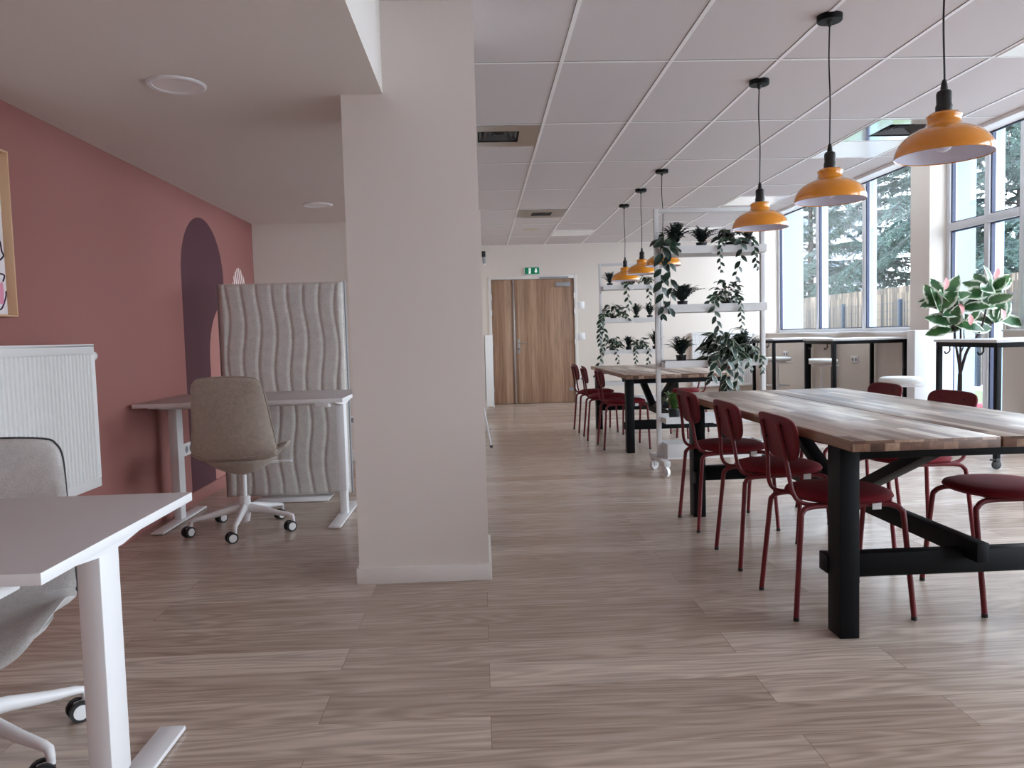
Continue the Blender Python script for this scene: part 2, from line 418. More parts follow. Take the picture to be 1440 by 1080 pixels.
# foreground pillar
b = B(); box(b, -.578, .012, 3.46, 3.96, 0, HC)
struct('pillar', b, 'pillar', 'square white pillar in the middle of the room', 'pillar')
b = B(); box(b, -.59, .024, 3.448, 3.972, 0, .075, .003)
struct('baseboard_pillar', b, 'skirt', 'white skirting around the foot of the square pillar', 'baseboard')
b = B(); box(b, WX, WX + .013, Y0, AY, 0, .085, .002)
struct('baseboard_left', b, 'pink', 'pink-painted skirting along the terracotta wall', 'baseboard')
b = B(); box(b, WX + .013, -.7, AY - .013, AY, 0, .1, .002)
struct('baseboard_alcove', b, 'skirt', 'white skirting at the back of the desk alcove', 'baseboard')
b = B(); box(b, DR + .06, SX, YF - .013, YF, 0, .1, .002)
struct('baseboard_far', b, 'skirt', 'white skirting along the far wall past the double door', 'baseboard')

# ------------------------------------------------------------------ glazing
def window(name, label, y0, y1, z0, z1, mull, trans=None):
    w = thing(name, label, 'window', (GX, (y0 + y1) / 2, z0), kind='structure')
    cy = (y0 + y1) / 2; L = y1 - y0; H = z1 - z0; fw = .055
    f = B(); a, c = -L / 2, L / 2
    box(f, 0, .075, a, a + fw, 0, H, .004); box(f, 0, .075, c - fw, c, 0, H, .004)
    box(f, 0, .075, a + fw, c - fw, 0, fw, .004); box(f, 0, .075, a + fw, c - fw, H - fw, H, .004)
    obj('window_frame', f, 'frame', w)
    edges = [a + fw]
    for m in mull:
        f = B(); y = m - cy; box(f, 0, .075, y - .035, y + .035, fw, H - fw, .004); obj('mullion', f, 'frame', w)
        f = B(); box(f, .075, .16, y - .03, y + .03, 0, H, .004); obj('mullion_cap', f, 'cap', w)
        edges += [y - .035, y + .035]
    edges += [c - fw]
    zz = [fw, H - fw]
    if trans:
        t = trans - z0; f = B(); box(f, -.006, .075, a + fw, c - fw, t - .04, t + .04, .004); obj('transom', f, 'frame', w)
        zz = [fw, t - .04, t + .04, H - fw]
    g = B()
    for k in range(0, len(edges), 2):
        p, q = edges[k], edges[k + 1]
        for j in range(0, len(zz), 2):
            u, v = zz[j], zz[j + 1]
            gm = B()
            for (ya, yb, za, zb) in ((p, p + .016, u, v), (q - .016, q, u, v), (p, q, u, u + .012), (p, q, v - .012, v)):
                box(gm, .018, .056, ya, yb, za, zb)
            obj('gasket', gm, 'gasket', w)
            pm = B(); box(pm, .034, .040, p + .008, q - .008, u + .006, v - .006); obj('pane', pm, 'glass', w)
    return w
window('window_1', 'three-light window behind the pair of far bar tables', 8.31, YF, 1.04, 3.12, [9.70, 11.06])
window('window_2', 'tall glazed door with a transom behind the rubber plant', 6.8, 7.95, 0, 3.12, [7.31], 2.12)
window('window_3', 'short window over the parapet next to the glazed door', 6.1, 6.8, 1.04, 3.12, [], 2.12)
window('window_4', 'unseen side window, made full height to brighten the floor', 3.0, 6.1, 0, 3.12, [4.0, 5.05], 2.12)  # out of view; glazing carried down to the floor for added light
window('window_5', 'full-height window level with the viewpoint', -1.2, 2.6, 0, 3.12, [0, 1.3], 2.12)
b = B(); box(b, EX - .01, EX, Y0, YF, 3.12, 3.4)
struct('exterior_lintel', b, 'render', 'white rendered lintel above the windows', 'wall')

# ------------------------------------------------------------------ far door
d = thing('door_1', 'knotty oak double door with one narrow leaf in the end wall', 'door', (DL, YF, 0), kind='structure')
W = DR - DL
f = B(); box(f, -.05, .0, -.012, .1, 0, DT + .05, .003); box(f, W, W + .05, -.012, .1, 0, DT + .05, .003); box(f, 0, W, -.012, .1, DT, DT + .05, .003)
obj('door_frame', f, 'skirt', d)
f = B(); box(f, .004, .35, .012, .052, .008, DT - .004, .002); o = obj('door_leaf', f, 'doorwood', d)
f = B(); box(f, .372, W - .004, .012, .052, .008, DT - .004, .002); lf = obj('door_leaf', f, 'doorwood', d)
f = B(); box(f, .348, .374, -.004, .05, .008, DT - .004, .002); obj('meeting_strip', f, 'steel', d)
f = B(); box(f, .405, .447, .004, .012, .83, 1.06, .003); obj('handle_plate', f, 'steel', lf)
f = B(); tube(f, [(.426, .01, 1.0), (.426, -.04, 1.0), (.44, -.05, 1.0), (.555, -.05, 1.0)], .010, 10); obj('handle', f, 'steel', lf)
f = B(); lathe(f, [(.012, .002), (.012, .012)], 14, (.426, 0, .9), 'Y'); obj('lock_cylinder', f, 'darkgap', lf)
f = B(); box(f, W - .3, W - .06, -.03, .012, 1.90, 1.965, .004); cl = obj('door_closer', f, 'grey', lf)
f = B(); box(f, W - .56, W - .09, -.035, -.012, 2.035, 2.06, .003); obj('closer_rail', f, 'grey', cl)
for x in (-.006, W - .006):
    for z in (.25, 1.0, 1.5, 1.75):
        f = B(); cyl(f, (x + .006, -.016, z - .045), (x + .006, -.016, z + .045), .009, 10); obj('hinge', f, 'white', d)
f = B(); box(f, W - .11, W - .04, .006, .012, .19, .25, .002); obj('door_stop', f, 'grey', lf)

# ------------------------------------------------------------------ ceiling fittings
def vent(x, y, m, label, sq=.17, c=(0, 0), sl=(3, 3)):
    t = thing('ceiling_vent', label, 'air vent', (x, y, HC - .006), group='square air vents in the tiled ceiling')
    q = .29; s = sq; cx, cy = c
    f = B()
    for (a, b_, e, g) in ((-q, cx - s, -q, q), (cx + s, q, -q, q), (cx - s, cx + s, -q, cy - s), (cx - s, cx + s, cy + s, q)): box(f, a, b_, e, g, -.004, .003)
    obj('vent_plate', f, m, t)
    f = B()
    box(f, cx - s, cx + s, cy - s, cy + s, .055, .06)
    for (a, b_, e, g) in ((-s, -s + .004, -s, s), (s - .004, s, -s, s), (-s, s, -s, -s + .004), (-s, s, s - .004, s)): box(f, cx + a, cx + b_, cy + e, cy + g, -.004, .06)
    obj('vent_throat', f, 'darkgap', t)
    for k in range(4):
        r0 = s * (.92 - .24 * k); r1 = r0 - .035
        f = B(); n = []
        for r, z in ((r0, .004 + .004 * k), (r1, .04 + .003 * k)):
            n.append([f.verts.new((cx + a * r, cy + e * r, z)) for a, e in ((-1, -1), (1, -1), (1, 1), (-1, 1))])
        n.append([f.verts.new(v.co + Vector((0, 0, .003))) for v in n[1]]); n.append([f.verts.new(v.co + Vector((0, 0, .003))) for v in n[0]])
        for u in range(4):
            A, D = n[u], n[(u + 1) % 4]
            for w in range(4): f.faces.new((A[w], A[(w + 1) % 4], D[(w + 1) % 4], D[w]))
        obj('louvre', f, 'louvre', t, smooth=10)
    f = B(); box(f, cx - .04, cx + .04, cy - .04, cy + .04, .02, .024); obj('vent_core', f, 'darkgap', t)
    return t
vent(.185, 5.74, 'steel', 'brushed steel air vent in the ceiling tile beside the white pillar', .15, (-.008, 0))
vent(.785, 9.35, 'steel', 'small-looking brushed steel air vent in the ceiling on the way to the double door', .12)
vent(3.185, 5.74, 'polished', 'mirror-polished air vent in the ceiling near the windows', .17, (.02, 0))

for (x, y, lab) in ((1.385, 11.14, 'white light panel in the ceiling in front of the double door'),
                    (3.185, 6.34, 'white light panel in the ceiling next to the mirror-polished air vent'),
                    (3.185, 8.74, 'white light panel in the ceiling above the planted shelf near the windows'),
                    (3.185, 11.14, 'white light panel in the ceiling at the far window corner'),
                    (3.185, 3.94, 'white light panel in the ceiling above the yellow lamp with the highest cord')):
    t = thing('ceiling_light', lab, 'ceiling light', (x, y, HC - .004), group='square light panels in the tiled ceiling')
    f = B()
    for (a, c_, e, g) in ((-.29, -.28, -.29, .29), (.28, .29, -.29, .29), (-.28, .28, -.29, -.28), (-.28, .28, .28, .29)): box(f, a, c_, e, g, -.006, .003)
    obj('panel_frame', f, 'tbar', t)
    f = B(); box(f, -.28, .28, -.28, .28, -.003, .003); obj('diffuser', f, 'lightpanel', t)
for (x, y, r, lab) in ((-1.222, 3.298, .117, 'round white downlight in the low ceiling above the nearer desk'), (-1.246, 6.18, .117, 'round white downlight in the low ceiling near the felt screen')):
    t = thing('downlight', lab, 'downlight', (x, y, LC), group='round downlights in the low ceiling')
    f = B(); lathe(f, [(r * .78, -.004), (r * .8, -.007), (r * .93, -.009), (r, -.004), (r, 0)], 48, cap0=False, cap1=False); obj('trim_ring', f, 'white', t)
    f = B(); lathe(f, [(r * .79, -.0045), (r * .79, -.001)], 48); obj('diffuser', f, 'lightpanel', t)
for (x, y, w, h) in ((.80, 10.55, .12, .09), (.92, 10.8, .08, .05)):
    pass
rng = random.Random(3)
f = B(); pts = []
for k in range(18):
    a = 2 * PI * k / 18; rr = 1 + rng.uniform(-.25, .25); pts.append((.12 * rr * math.cos(a), .13 * rr * math.sin(a)))
prism(f, pts, 'Z', -.0012, 0)
o = obj('water_stain', f, 'stain', loc=(.76, 10.75, HC)); tag(o, 'faint brown water stain on a far ceiling tile', 'stain')

# ------------------------------------------------------------------ wall fittings
def plate(name, label, cat, loc, w, h, normal, kind, group=None):
    """small switch / socket plate; normal '-Y' or '+X'"""
    rz = 0 if normal == '-Y' else (PI / 2 if normal == '+X' else -PI / 2)
    t = thing(name, label, cat, loc, rz, group)
    f = B(); box(f, -w / 2, w / 2, -.012, 0, -h / 2, h / 2, .003); obj('cover', f, 'socket', t)
    n = max(1, round(w / h))
    for k in range(n):
        x = -w / 2 + (k + .5) * w / n
        if kind == 'socket':
            f = B(); lathe(f, [(h * .3, -.014), (h * .3, -.011)], 20, (x, 0, 0), 'Y'); s = obj('socket_well', f, 'grey', t)
            for dx in (-.009, .009):
                f = B(); lathe(f, [(.003, -.0155), (.003, -.013)], 8, (x + dx, 0, 0), 'Y'); obj('pin_hole', f, 'darkgap', s)
        elif kind == 'switch':
            f = B(); box(f, x - w * .32, x + w * .32, -.017, -.011, -h * .32, h * .32, .002); obj('rocker', f, 'white', t)
    return t
plate('thermostat', 'white thermostat box on the wall beside the double door, upper of three plates', 'thermostat', (1.666, YF, 1.59), .115, .115, '-Y', 'switch')
plate('light_switch', 'white switch plate beside the double door at handle height', 'switch', (1.666, YF, 1.08), .115, .12, '-Y', 'switch')
plate('wall_socket', 'small white socket low on the wall beside the double door', 'socket', (1.652, YF, .386), .08, .08, '-Y', 'socket')
plate('wall_socket', 'single white socket on the alcove wall behind the felt screen', 'socket', (-1.19, AY, .377), .08, .08, '-Y', 'socket')
plate('wall_socket', 'long white four-gang socket strip on the pink wall under the desk', 'socket', (WX, 5.32, .40), .30, .085, '+X', 'socket')
plate('wall_socket', 'double white socket on the parapet between bar tables', 'socket', (SX, 9.55, .70), .17, .085, '-X', 'socket')
plate('wall_socket', 'white socket on the parapet behind the farthest bar table', 'socket', (SX, 11.75, .72), .17, .09, '-X', 'socket')

# exit sign with running figure and arrow
t = thing('exit_sign', 'green illuminated exit sign with running figure and down arrow above the double door', 'exit sign', (.878, YF, 2.16))
f = B(); box(f, -.128, .128, -.03, 0, -.062, .062, .004); obj('housing', f, 'white', t)
f = B(); box(f, -.118, .118, -.034, -.029, -.054, .054, .001); obj('sign_face', f, 'green', t)
f = B(); prism(f, [(-.056, -.042), (-.022, -.042), (-.022, .042), (-.056, .042)], 'Y', -.036, -.0335)
prism(f, [(.050, .036), (.050, -.002), (.034, -.002), (.062, -.036), (.09, -.002), (.074, -.002), (.074, .036)], 'Y', -.036, -.0335)
obj('pictogram', f, 'signwhite', t, smooth=None)
f = B()
for a, c in (((-.066, .016), (-.046, .006)), ((-.046, .006), (-.052, -.012)), ((-.052, -.012), (-.038, -.03)), ((-.052, -.012), (-.066, -.03)), ((-.046, .006), (-.032, .016))):
    obox(f, (a[0], -.037, a[1]), (c[0], -.037, c[1]), .003, .006, (0, 1, 0))
lathe(f, [(.006, -.039), (.006, -.036)], 12, (-.045, 0, .022), 'Y')
obj('running_figure', f, 'green', t)

# black-topped fixture on the side wall
t = thing('wall_camera', 'small black and grey fixture high on the wall edge beside the pillar', 'wall fixture', (.05, 9.5, 2.06))
f = B(); box(f, 0, .05, -.03, .03, .03, .10, .006); obj('bracket', f, 'blackpl', t)
f = B(); cyl(f, (.03, 0, .03), (.034, -.01, -.05), .022, 14); obj('body', f, 'grey', t)
f = B(); lathe(f, [(.012, -.068), (.012, -.05)], 12, (.034, -.01, 0)); obj('lens', f, 'white', t)

# ------------------------------------------------------------------ radiators
def radiator(label, loc, rz, L, H, D=.1):
    """panel radiator: local x along the wall, -y into the room, z up"""
    t = thing('radiator', label, 'radiator', loc, rz, 'white panel radiators')
    f = B(); n = int(L / .033); prof = []
    x0 = -L / 2 + .02; dx = (L - .04) / n
    for k in range(n):
        a = x0 + k * dx
        prof += [(a, -D + .012), (a + dx * .2, -D + .012), (a + dx * .38, -D), (a + dx * .82, -D), (a + dx, -D + .012)]
    pts = [(-L / 2, -D)] + [(-L / 2 + .02, -D)] + prof + [(L / 2, -D)]
    z0, z1 = .045, H - .05
    lo = [f.verts.new((x, y, z0)) for x, y in pts]; hi = [f.verts.new((x, y, z1)) for x, y in pts]
    for i in range(len(pts) - 1): f.faces.new((lo[i], lo[i + 1], hi[i + 1], hi[i]))
    box(f, -L / 2, L / 2, -D, -D + .018, z1, H - .012, .004); box(f, -L / 2, L / 2, -D, -D + .018, 0, z0, .004); box(f, -L / 2, L / 2, -D + .013, -D + .018, z0, z1)
    obj('front_panel', f, 'radw', t)
    f = B(); box(f, -L / 2, L / 2, -.035, -.02, .0, H - .02, .003); obj('rear_panel', f, 'radw', t)
    f = B()
    f.free()
    for s in (-1, 1):
        f = B(); box(f, s * L / 2 - .004, s * L / 2 + .004, -D + .004, -.018, .02, H - .01, .002); obj('side_cover', f, 'radw', t)
    f = B(); box(f, -L / 2, L / 2, -D, -.018, H - .014, H - .004, .003); box(f, -L / 2, L / 2, -D, -D + .006, H - .014, H, .002)
    g = obj('top_grille', f, 'radw', t)
    f = B()
    for k in range(int(L / .05)): box(f, -L / 2 + .02 + k * .05, -L / 2 + .055 + k * .05, -D + .02, -.03, H - .0045, H - .0035)
    obj('grille_slot', f, 'darkgap', g)
    f = B(); cyl(f, (L / 2 + .004, -D / 2 - .01, H - .06), (L / 2 + .02, -D / 2 - .01, H - .06), .017, 14); v = obj('valve', f, 'darkgap', t)
    f = B(); lathe(f, [(.022, L / 2 + .02), (.026, L / 2 + .03), (.024, L / 2 + .065), (.016, L / 2 + .075)], 16, (0, -D / 2 - .01, H - .06), 'X'); obj('thermostat_head', f, 'white', v)
    f = B()
    f.free()
    for s in (-.35, .35):
        f = B(); box(f, s * L - .015, s * L + .015, -.02, 0, .1, H - .1); obj('wall_bracket', f, 'radw', t)
    return t
radiator('wide white ribbed radiator on the terracotta pink wall', (WX, 3.03, .41), PI / 2, 1.8, .716)
radiator('white ribbed radiator on the far wall behind the planted shelves', (3.97, YF, .20), 0, 1.0, .90)
radiator('white radiator seen end-on between the pillar and the double door', (.05, 11.25, .12), PI / 2, 1.1, 1.02, .13)

# ------------------------------------------------------------------ picture and mural on the pink wall
t = thing('picture_frame', 'deep pale oak box frame with white line-drawing print on the pink wall', 'picture frame', (WX, 3.16, 1.6), PI / 2)
f = B(); w, h, D = .5, .702, .045
box(f, -w / 2, -w / 2 + .008, -D, 0, -h / 2, h / 2, .001); box(f, w / 2 - .008, w / 2, -D, 0, -h / 2, h / 2, .001)
box(f, -w / 2 + .008, w / 2 - .008, -D, 0, -h / 2, -h / 2 + .008, .001); box(f, -w / 2 + .008, w / 2 - .008, -D, 0, h / 2 - .008, h / 2, .001)
obj('frame', f, 'frameoak', t)
f = B(); box(f, -w / 2 + .008, w / 2 - .008, -.006, 0, -h / 2 + .008, h / 2 - .008); pr = obj('print', f, 'paper', t)
f = B()
for pts in ([(.19, -.06), (.215, -.03), (.225, -.07), (.235, -.09), (.21, -.11)], [(.16, -.2), (.2, -.17), (.232, -.175), (.22, -.2)], [(.12, -.3), (.19, -.32), (.23, -.27), (.237, -.24)], [(-.15, .1), (-.05, .2), (.05, .12), (.0, -.05), (-.1, -.1)], [(-.1, -.1), (-.12, -.2), (0, -.26), (.1, -.2)]):
    tube(f, [(x, -.007, z) for x, z in pts], .0035, 6, 6)
obj('ink_line', f, 'ink', pr)
f = B(); prism(f, [(.17, -.29), (.215, -.3), (.222, -.24), (.215, -.2), (.19, -.22)], 'Y', -.0075, -.006); obj('pink_patch', f, 'inkpink', pr)

t = thing('wall_mural', 'painted plum arch with a rose inner arch and striped leaf on the pink wall', 'mural', (WX, 5.815, 0))
def arch(y0, y1, zb, zc, n=40):
    r = (y1 - y0) / 2; c = (y0 + y1) / 2
    return [(y0, zb)] + [(c - r * math.cos(PI * k / n), zc + r * math.sin(PI * k / n)) for k in range(n + 1)] + [(y1, zb)]
f = B(); prism(f, arch(-.435, .435, .086, 1.605), 'X', 0, .0010); obj('outer_arch', f, 'plum', t)['label'] = 'dark plum outer arch'
f = B(); prism(f, arch(.045, .915, .086, 1.0), 'X', .0010, .0018); obj('inner_arch', f, 'rose', t)['label'] = 'rose pink inner arch'
f = B(); prism(f, [(.835 + .24 * math.cos(a * PI / 24), 1.3 + .45 * math.sin(a * PI / 24)) for a in range(48)], 'X', .0018, .0026); obj('striped_leaf', f, 'striped', t)['label'] = 'white striped leaf shape'
# ================================================================== DESK ALCOVE
def desk(label, x0, x1, y0, y1, z, foot_dx, ftop):
    cx, cy = (x0 + x1) / 2, (y0 + y1) / 2; w = x1 - x0; dp = y1 - y0
    t = thing('sit_stand_desk', label, 'desk', (cx, cy, 0), group='white sit-stand desks')
    f = B(); box(f, -w / 2, w / 2, -dp / 2, dp / 2, z - .024, z, .0015); f.normal_update()
    for fc in f.faces: fc.material_index = 0 if fc.normal.z > .9 else 1
    obj('desktop', f, ['desktop', 'white'], t)
    for s in (-1, 1):
        lx = s * (w / 2 - foot_dx)
        f = B(); box(f, lx - .027, lx + .027, -.05, .045, z - .61, z - .05, .004); lg = obj('column', f, 'whitemetal', t)
        f = B(); box(f, lx - .022, lx + .022, -.043, .038, .016, z - .6, .004); obj('inner_column', f, 'whitemetal', lg)
        f = B(); box(f, lx - .037, lx + .037, -.36, .36, .004, .018, .004); ft = obj('foot', f, 'whitemetal', t)
        f = B()
        for e in (-.31, .31): lathe(f, [(.02, 0), (.02, .005)], 14, (lx, e, 0))
        obj('glide', f, 'rubber', ft)
        f = B(); prism(f, [(-dp * .40, z - .034), (-.06, z - .062), (.06, z - .062), (dp * .40, z - .034), (dp * .40, z - .0225), (-dp * .40, z - .0225)], 'X', lx - .03, lx + .03)
        obj('support_arm', f, 'whitemetal', t)
    f = B(); box(f, -w / 2 + foot_dx + .03, w / 2 - foot_dx - .03, -.09, -.05, z - .06, z - .0225, .003); box(f, -w / 2 + foot_dx + .03, w / 2 - foot_dx - .03, .05, .09, z - .06, z - .0225, .003)
    obj('underframe', f, 'whitemetal', t)
    f = B(); box(f, w / 2 - .16, w / 2 - .08, -dp / 2 - .004, -dp / 2 + .07, z - .05, z - .0245, .004); obj('control_paddle', f, 'white', t)
    return t
desk('white sit-stand desk in the foreground, cut off by the picture edge', -2.0, -.832, 1.445, 2.2, .69, .082, 0)
desk('white sit-stand desk standing in front of the grey felt screen', -2.005, -.805, 4.47, 5.27, .777, .085, 0)

def shell(bm, prof, n=28, th=.045, power=3.0):
    """padded shell: prof rows (y, z, half-width, curl, thickness factor)"""
    rows = catmull([(p[0], p[1], p[2]) for p in prof], 6); ex = catmull([(p[3], p[4], 0) for p in prof], 6)
    m = len(rows); F = []; R = []
    for i in range(m):
        y, z, w = rows[i]; curl, tf = ex[i].x, ex[i].y
        a = rows[max(0, i - 1)]; c = rows[min(m - 1, i + 1)]; ty, tz = c.x - a.x, c.y - a.y; l = math.hypot(ty, tz); ty /= l; tz /= l
        ny, nz = tz, -ty       # normal, towards the sitter for a path running top -> front edge it is flipped below
        fr, br = [], []
        for k in range(n + 1):
            u = -1 + 2 * k / n; x = w * math.sin(u * PI / 2) if False else w * u
            e = max(0., 1 - abs(u) ** power) ** .5; h = th * .5 * tf * (e * .96 + .04)
            oy, oz = -ny * curl * u * u, -nz * curl * u * u
            fr.append(bm.verts.new((x, y + oy + ny * h, z + oz + nz * h))); br.append(bm.verts.new((x, y + oy - ny * h, z + oz - nz * h)))
        F.append(fr); R.append(br)
    for i in range(m - 1):
        for k in range(n):
            bm.faces.new((F[i][k], F[i][k + 1], F[i + 1][k + 1], F[i + 1][k])); bm.faces.new((R[i][k], R[i + 1][k], R[i + 1][k + 1], R[i][k + 1]))
        bm.faces.new((F[i][0], F[i + 1][0], R[i + 1][0], R[i][0])); bm.faces.new((F[i][n], R[i][n], R[i + 1][n], F[i + 1][n]))
    for k in range(n):
        bm.faces.new((F[0][k], R[0][k], R[0][k + 1], F[0][k + 1])); bm.faces.new((F[-1][k], F[-1][k + 1], R[-1][k + 1], R[-1][k]))
    return F, R

def office_chair(label, loc, rz, base_rot, dz, fab, extra):
    """swivel chair facing +y"""
    t = thing('office_chair', label, 'office chair', loc, rz, 'swivel chairs at the white desks')
    top = [(-.318, .925 + dz, .07, .0, .2), (-.317, .918 + dz, .135, .0, .75), (-.314, .900 + dz, .172, .005, .95), (-.308, .86 + dz, .192, .015, 1), (-.29, .76 + dz, .207, .035, 1), (-.272, .66 + dz, .218, .05, 1), (-.258, .575 + dz, .230, .055, 1), (-.243, .515 + dz, .236, .045, 1), (-.215, .472 + dz, .238, .03, 1)]
    f = B(); F, R = shell(f, top); i_ = min(range(len(R)), key=lambda i: abs(R[i][14].co.z - (.735 + dz))); sm = [v.co + Vector((0, -.0006, 0)) for v in R[i_][1:-1]]
    bk = obj('backrest', f, fab, t, 60)
    f = B(); tube(f, sm, .0014, 6); obj('back_seam', f, fab, bk)
    low = [(-.222, .478 + dz, .237, .03, 1), (-.19, .452 + dz, .240, .025, 1.05), (-.13, .432 + dz, .250, .05, 1.1), (0, .425 + dz, .262, .09, 1.15), (.12, .43 + dz, .256, .07, 1.15), (.2, .432 + dz, .215, .012, 1.05), (.235, .425 + dz, .17, .0, .8), (.245, .42 + dz, .12, 0, .3)]
    f = B(); shell(f, low); st = obj('seat', f, fab, t, 60)
    f = B(); sd = [(p[2], p[0] + p[3] * .94, p[1] + .003) for p in top[1:]]; P = catmull([(-a, b_, c) for a, b_, c in sd[::-1]] + [(0, top[0][0], top[0][1] + .004)] + sd, 4); tube(f, P, .0032, 6); obj('piping', f, 'piping' if extra else fab, t)
    f = B(); lathe(f, [(.03, .338 + dz), (.09, .358 + dz), (.15, .388 + dz), (.195, .42 + dz), (.21, .44 + dz)], 32, (0, -.04, 0)); obj('underseat_shell', f, fab, t, 50)
    f = B(); tube(f, [(.06, .06, .385 + dz), (.2, .09, .385 + dz), (.24, .09, .385 + dz)], .008, 8); box(f, .19, .265, .075, .105, .381 + dz, .391 + dz, .003); obj('lever', f, 'white', t)
    f = B(); cyl(f, (0, -.02, .19), (0, -.02, .375 + dz), .0165, 18); obj('gas_lift', f, 'whitemetal', t)
    f = B(); lathe(f, [(.024, .05), (.034, .11), (.033, .20), (.028, .205)], 20, (0, -.02, 0)); obj('hub', f, 'whitemetal', t)
    for k in range(5):
        a = base_rot - rz + k * 2 * PI / 5; c, s = math.cos(a), math.sin(a); R0 = .30
        pt = lambda r, z: (c * r, s * r - .02, z)
        f = B(); P = [pt(.015, .135), pt(.1, .125), pt(.2, .105), pt(.275, .095), pt(.298, .088), pt(.303, .066)]
        sec = [(.019, .026), (.018, .022), (.0165, .017), (.015, .013), (.013, .012), (.011, .011)]
        rings = []
        for i, p in enumerate(P):
            p = Vector(p); q = Vector(P[min(i + 1, 5)]) - Vector(P[max(i - 1, 0)]); q.normalize(); side = Vector((-s, c, 0)); u = side.cross(q).normalized()
            rings.append([f.verts.new(p + side * (math.cos(j * PI / 6) * sec[i][0]) + u * (math.sin(j * PI / 6) * sec[i][1])) for j in range(12)])
        for i in range(5):
            for j in range(12): f.faces.new((rings[i][j], rings[i][(j + 1) % 12], rings[i + 1][(j + 1) % 12], rings[i + 1][j]))
        f.faces.new(rings[0][::-1]); f.faces.new(rings[-1])
        obj('base_arm', f, 'whitemetal', t, 60)
        # twin-wheel caster
        ca = math.radians(229) - rz + .12 * (k - 2); cx, sx = math.cos(ca), math.sin(ca); o = Vector(pt(.303, 0))
        hd = Vector((cx, sx, 0)); ax = Vector((-sx, cx, 0)); ctr = o + hd * .02 + Vector((0, 0, .031))
        f = B(); cyl(f, o + Vector((0, 0, .05)), o + Vector((0, 0, .07)), .0105, 12); obox(f, ctr - hd * .014 + Vector((0, 0, .012)), ctr + hd * .012 + Vector((0, 0, .010)), .018, .03, bev=.004); ho = obj('caster', f, 'white', t)
        for sg in (-1, 1):
            f = B(); tube(f, [ctr + ax * sg * .010, ctr + ax * sg * .012, ctr + ax * sg * .022, ctr + ax * sg * .024], .031, 20); obj('caster_tyre', f, 'rubber', ho)
            f = B(); tube(f, [ctr + ax * sg * .0235, ctr + ax * sg * .0262], .022, 18); obj('caster_hubcap', f, 'white', ho)
    return t
office_chair('beige upholstered swivel chair seen from behind, tucked under the desk by the felt screen', (-1.43, 4.61, 0), .06, math.radians(-84), .0, 'chairfab', False)
office_chair('grey swivel chair with dark piping behind the foreground desk, in front of the radiator', (-1.402, 2.04, 0), math.radians(180 + 12), math.radians(-22), -.085, 'greyfab', True)

# quilted felt screen
SW, SH, ST = .86, 1.50, .075
t = thing('felt_screen', 'tall grey felt room screen quilted with wavy vertical seams', 'room divider', (-1.385, 5.50, 0), math.radians(0))
f = B(); nx, nz = 150, 110; ns = 8; g0 = []
def seam(k, z): return (-SW / 2 + SW * (k + .52) / ns * 1.0) + .0135 * math.sin(2 * PI * (z / .57) + .35 * k)
for j in range(nz + 1):
    z = .025 + SH * j / nz; row = []
    for i in range(nx + 1):
        x = -SW / 2 + SW * i / nx
        ss = [seam(k, z) for k in range(ns)]; dd = min(abs(x - q) for q in ss)
        e = min(i, nx - i) / nx * SW; ez = min(j, nz - j) / nz * SH
        h = .011 * min(1, dd / .022) ** .5
        rnd_ = min(1, e / .03) ** .5; rz_ = min(1, ez / .015) ** .5
        row.append(f.verts.new((x, -ST / 2 - (h * min(rnd_, rz_) + .012 * min(rnd_, rz_) - .010), z)))
    g0.append(row)
for j in range(nz):
    for i in range(nx): f.faces.new((g0[j][i], g0[j][i + 1], g0[j + 1][i + 1], g0[j + 1][i]))
obj('front_pad', f, 'felt', t, 80)
f = B(); box(f, -SW / 2 - .006, SW / 2 + .006, -ST / 2 + .012, ST / 2, .022, .026 + SH, .008); obj('core_pad', f, 'feltedge', t)
for s in (-1, 1):
    f = B(); box(f, s * (SW / 2 + .010) - .006, s * (SW / 2 + .010) + .006, -.016, .02, .02, .03 + SH, .003); obj('edge_profile', f, 'grey', t)
f = B(); box(f, -.22, .30, -.19, .19, .004, .011, .002); obj('foot_plate', f, 'whitemetal', t)

# easel leg behind the pillar
t = thing('easel', 'white folding easel mostly hidden behind the pillar, one slim leg showing', 'easel', (-.22, 7.78, 0))
for p0, p1, in (((.304, -.1, 0), (.02, .06, 1.75)), ((-.32, -.1, 0), (-.02, .06, 1.75)), ((0, .55, 0), (0, .1, 1.75))):
    f = B(); tube(f, [p0, p1], .010, 10); lg = obj('leg', f, 'whitemetal', t)
    f = B(); lathe(f, [(.014, 0), (.014, .02)], 10, (p0[0], p0[1], 0)); obj('rubber_foot', f, 'rubber', lg)
f = B(); box(f, -.30, .215, -.06, -.035, .62, 1.5, .004); obj('board', f, 'white', t)
f = B(); box(f, -.31, .225, -.05, -.03, .60, .625, .003); box(f, .212, .225, -.06, -.03, .62, 1.5, .003); obj('board_edge', f, 'blackpl', t)

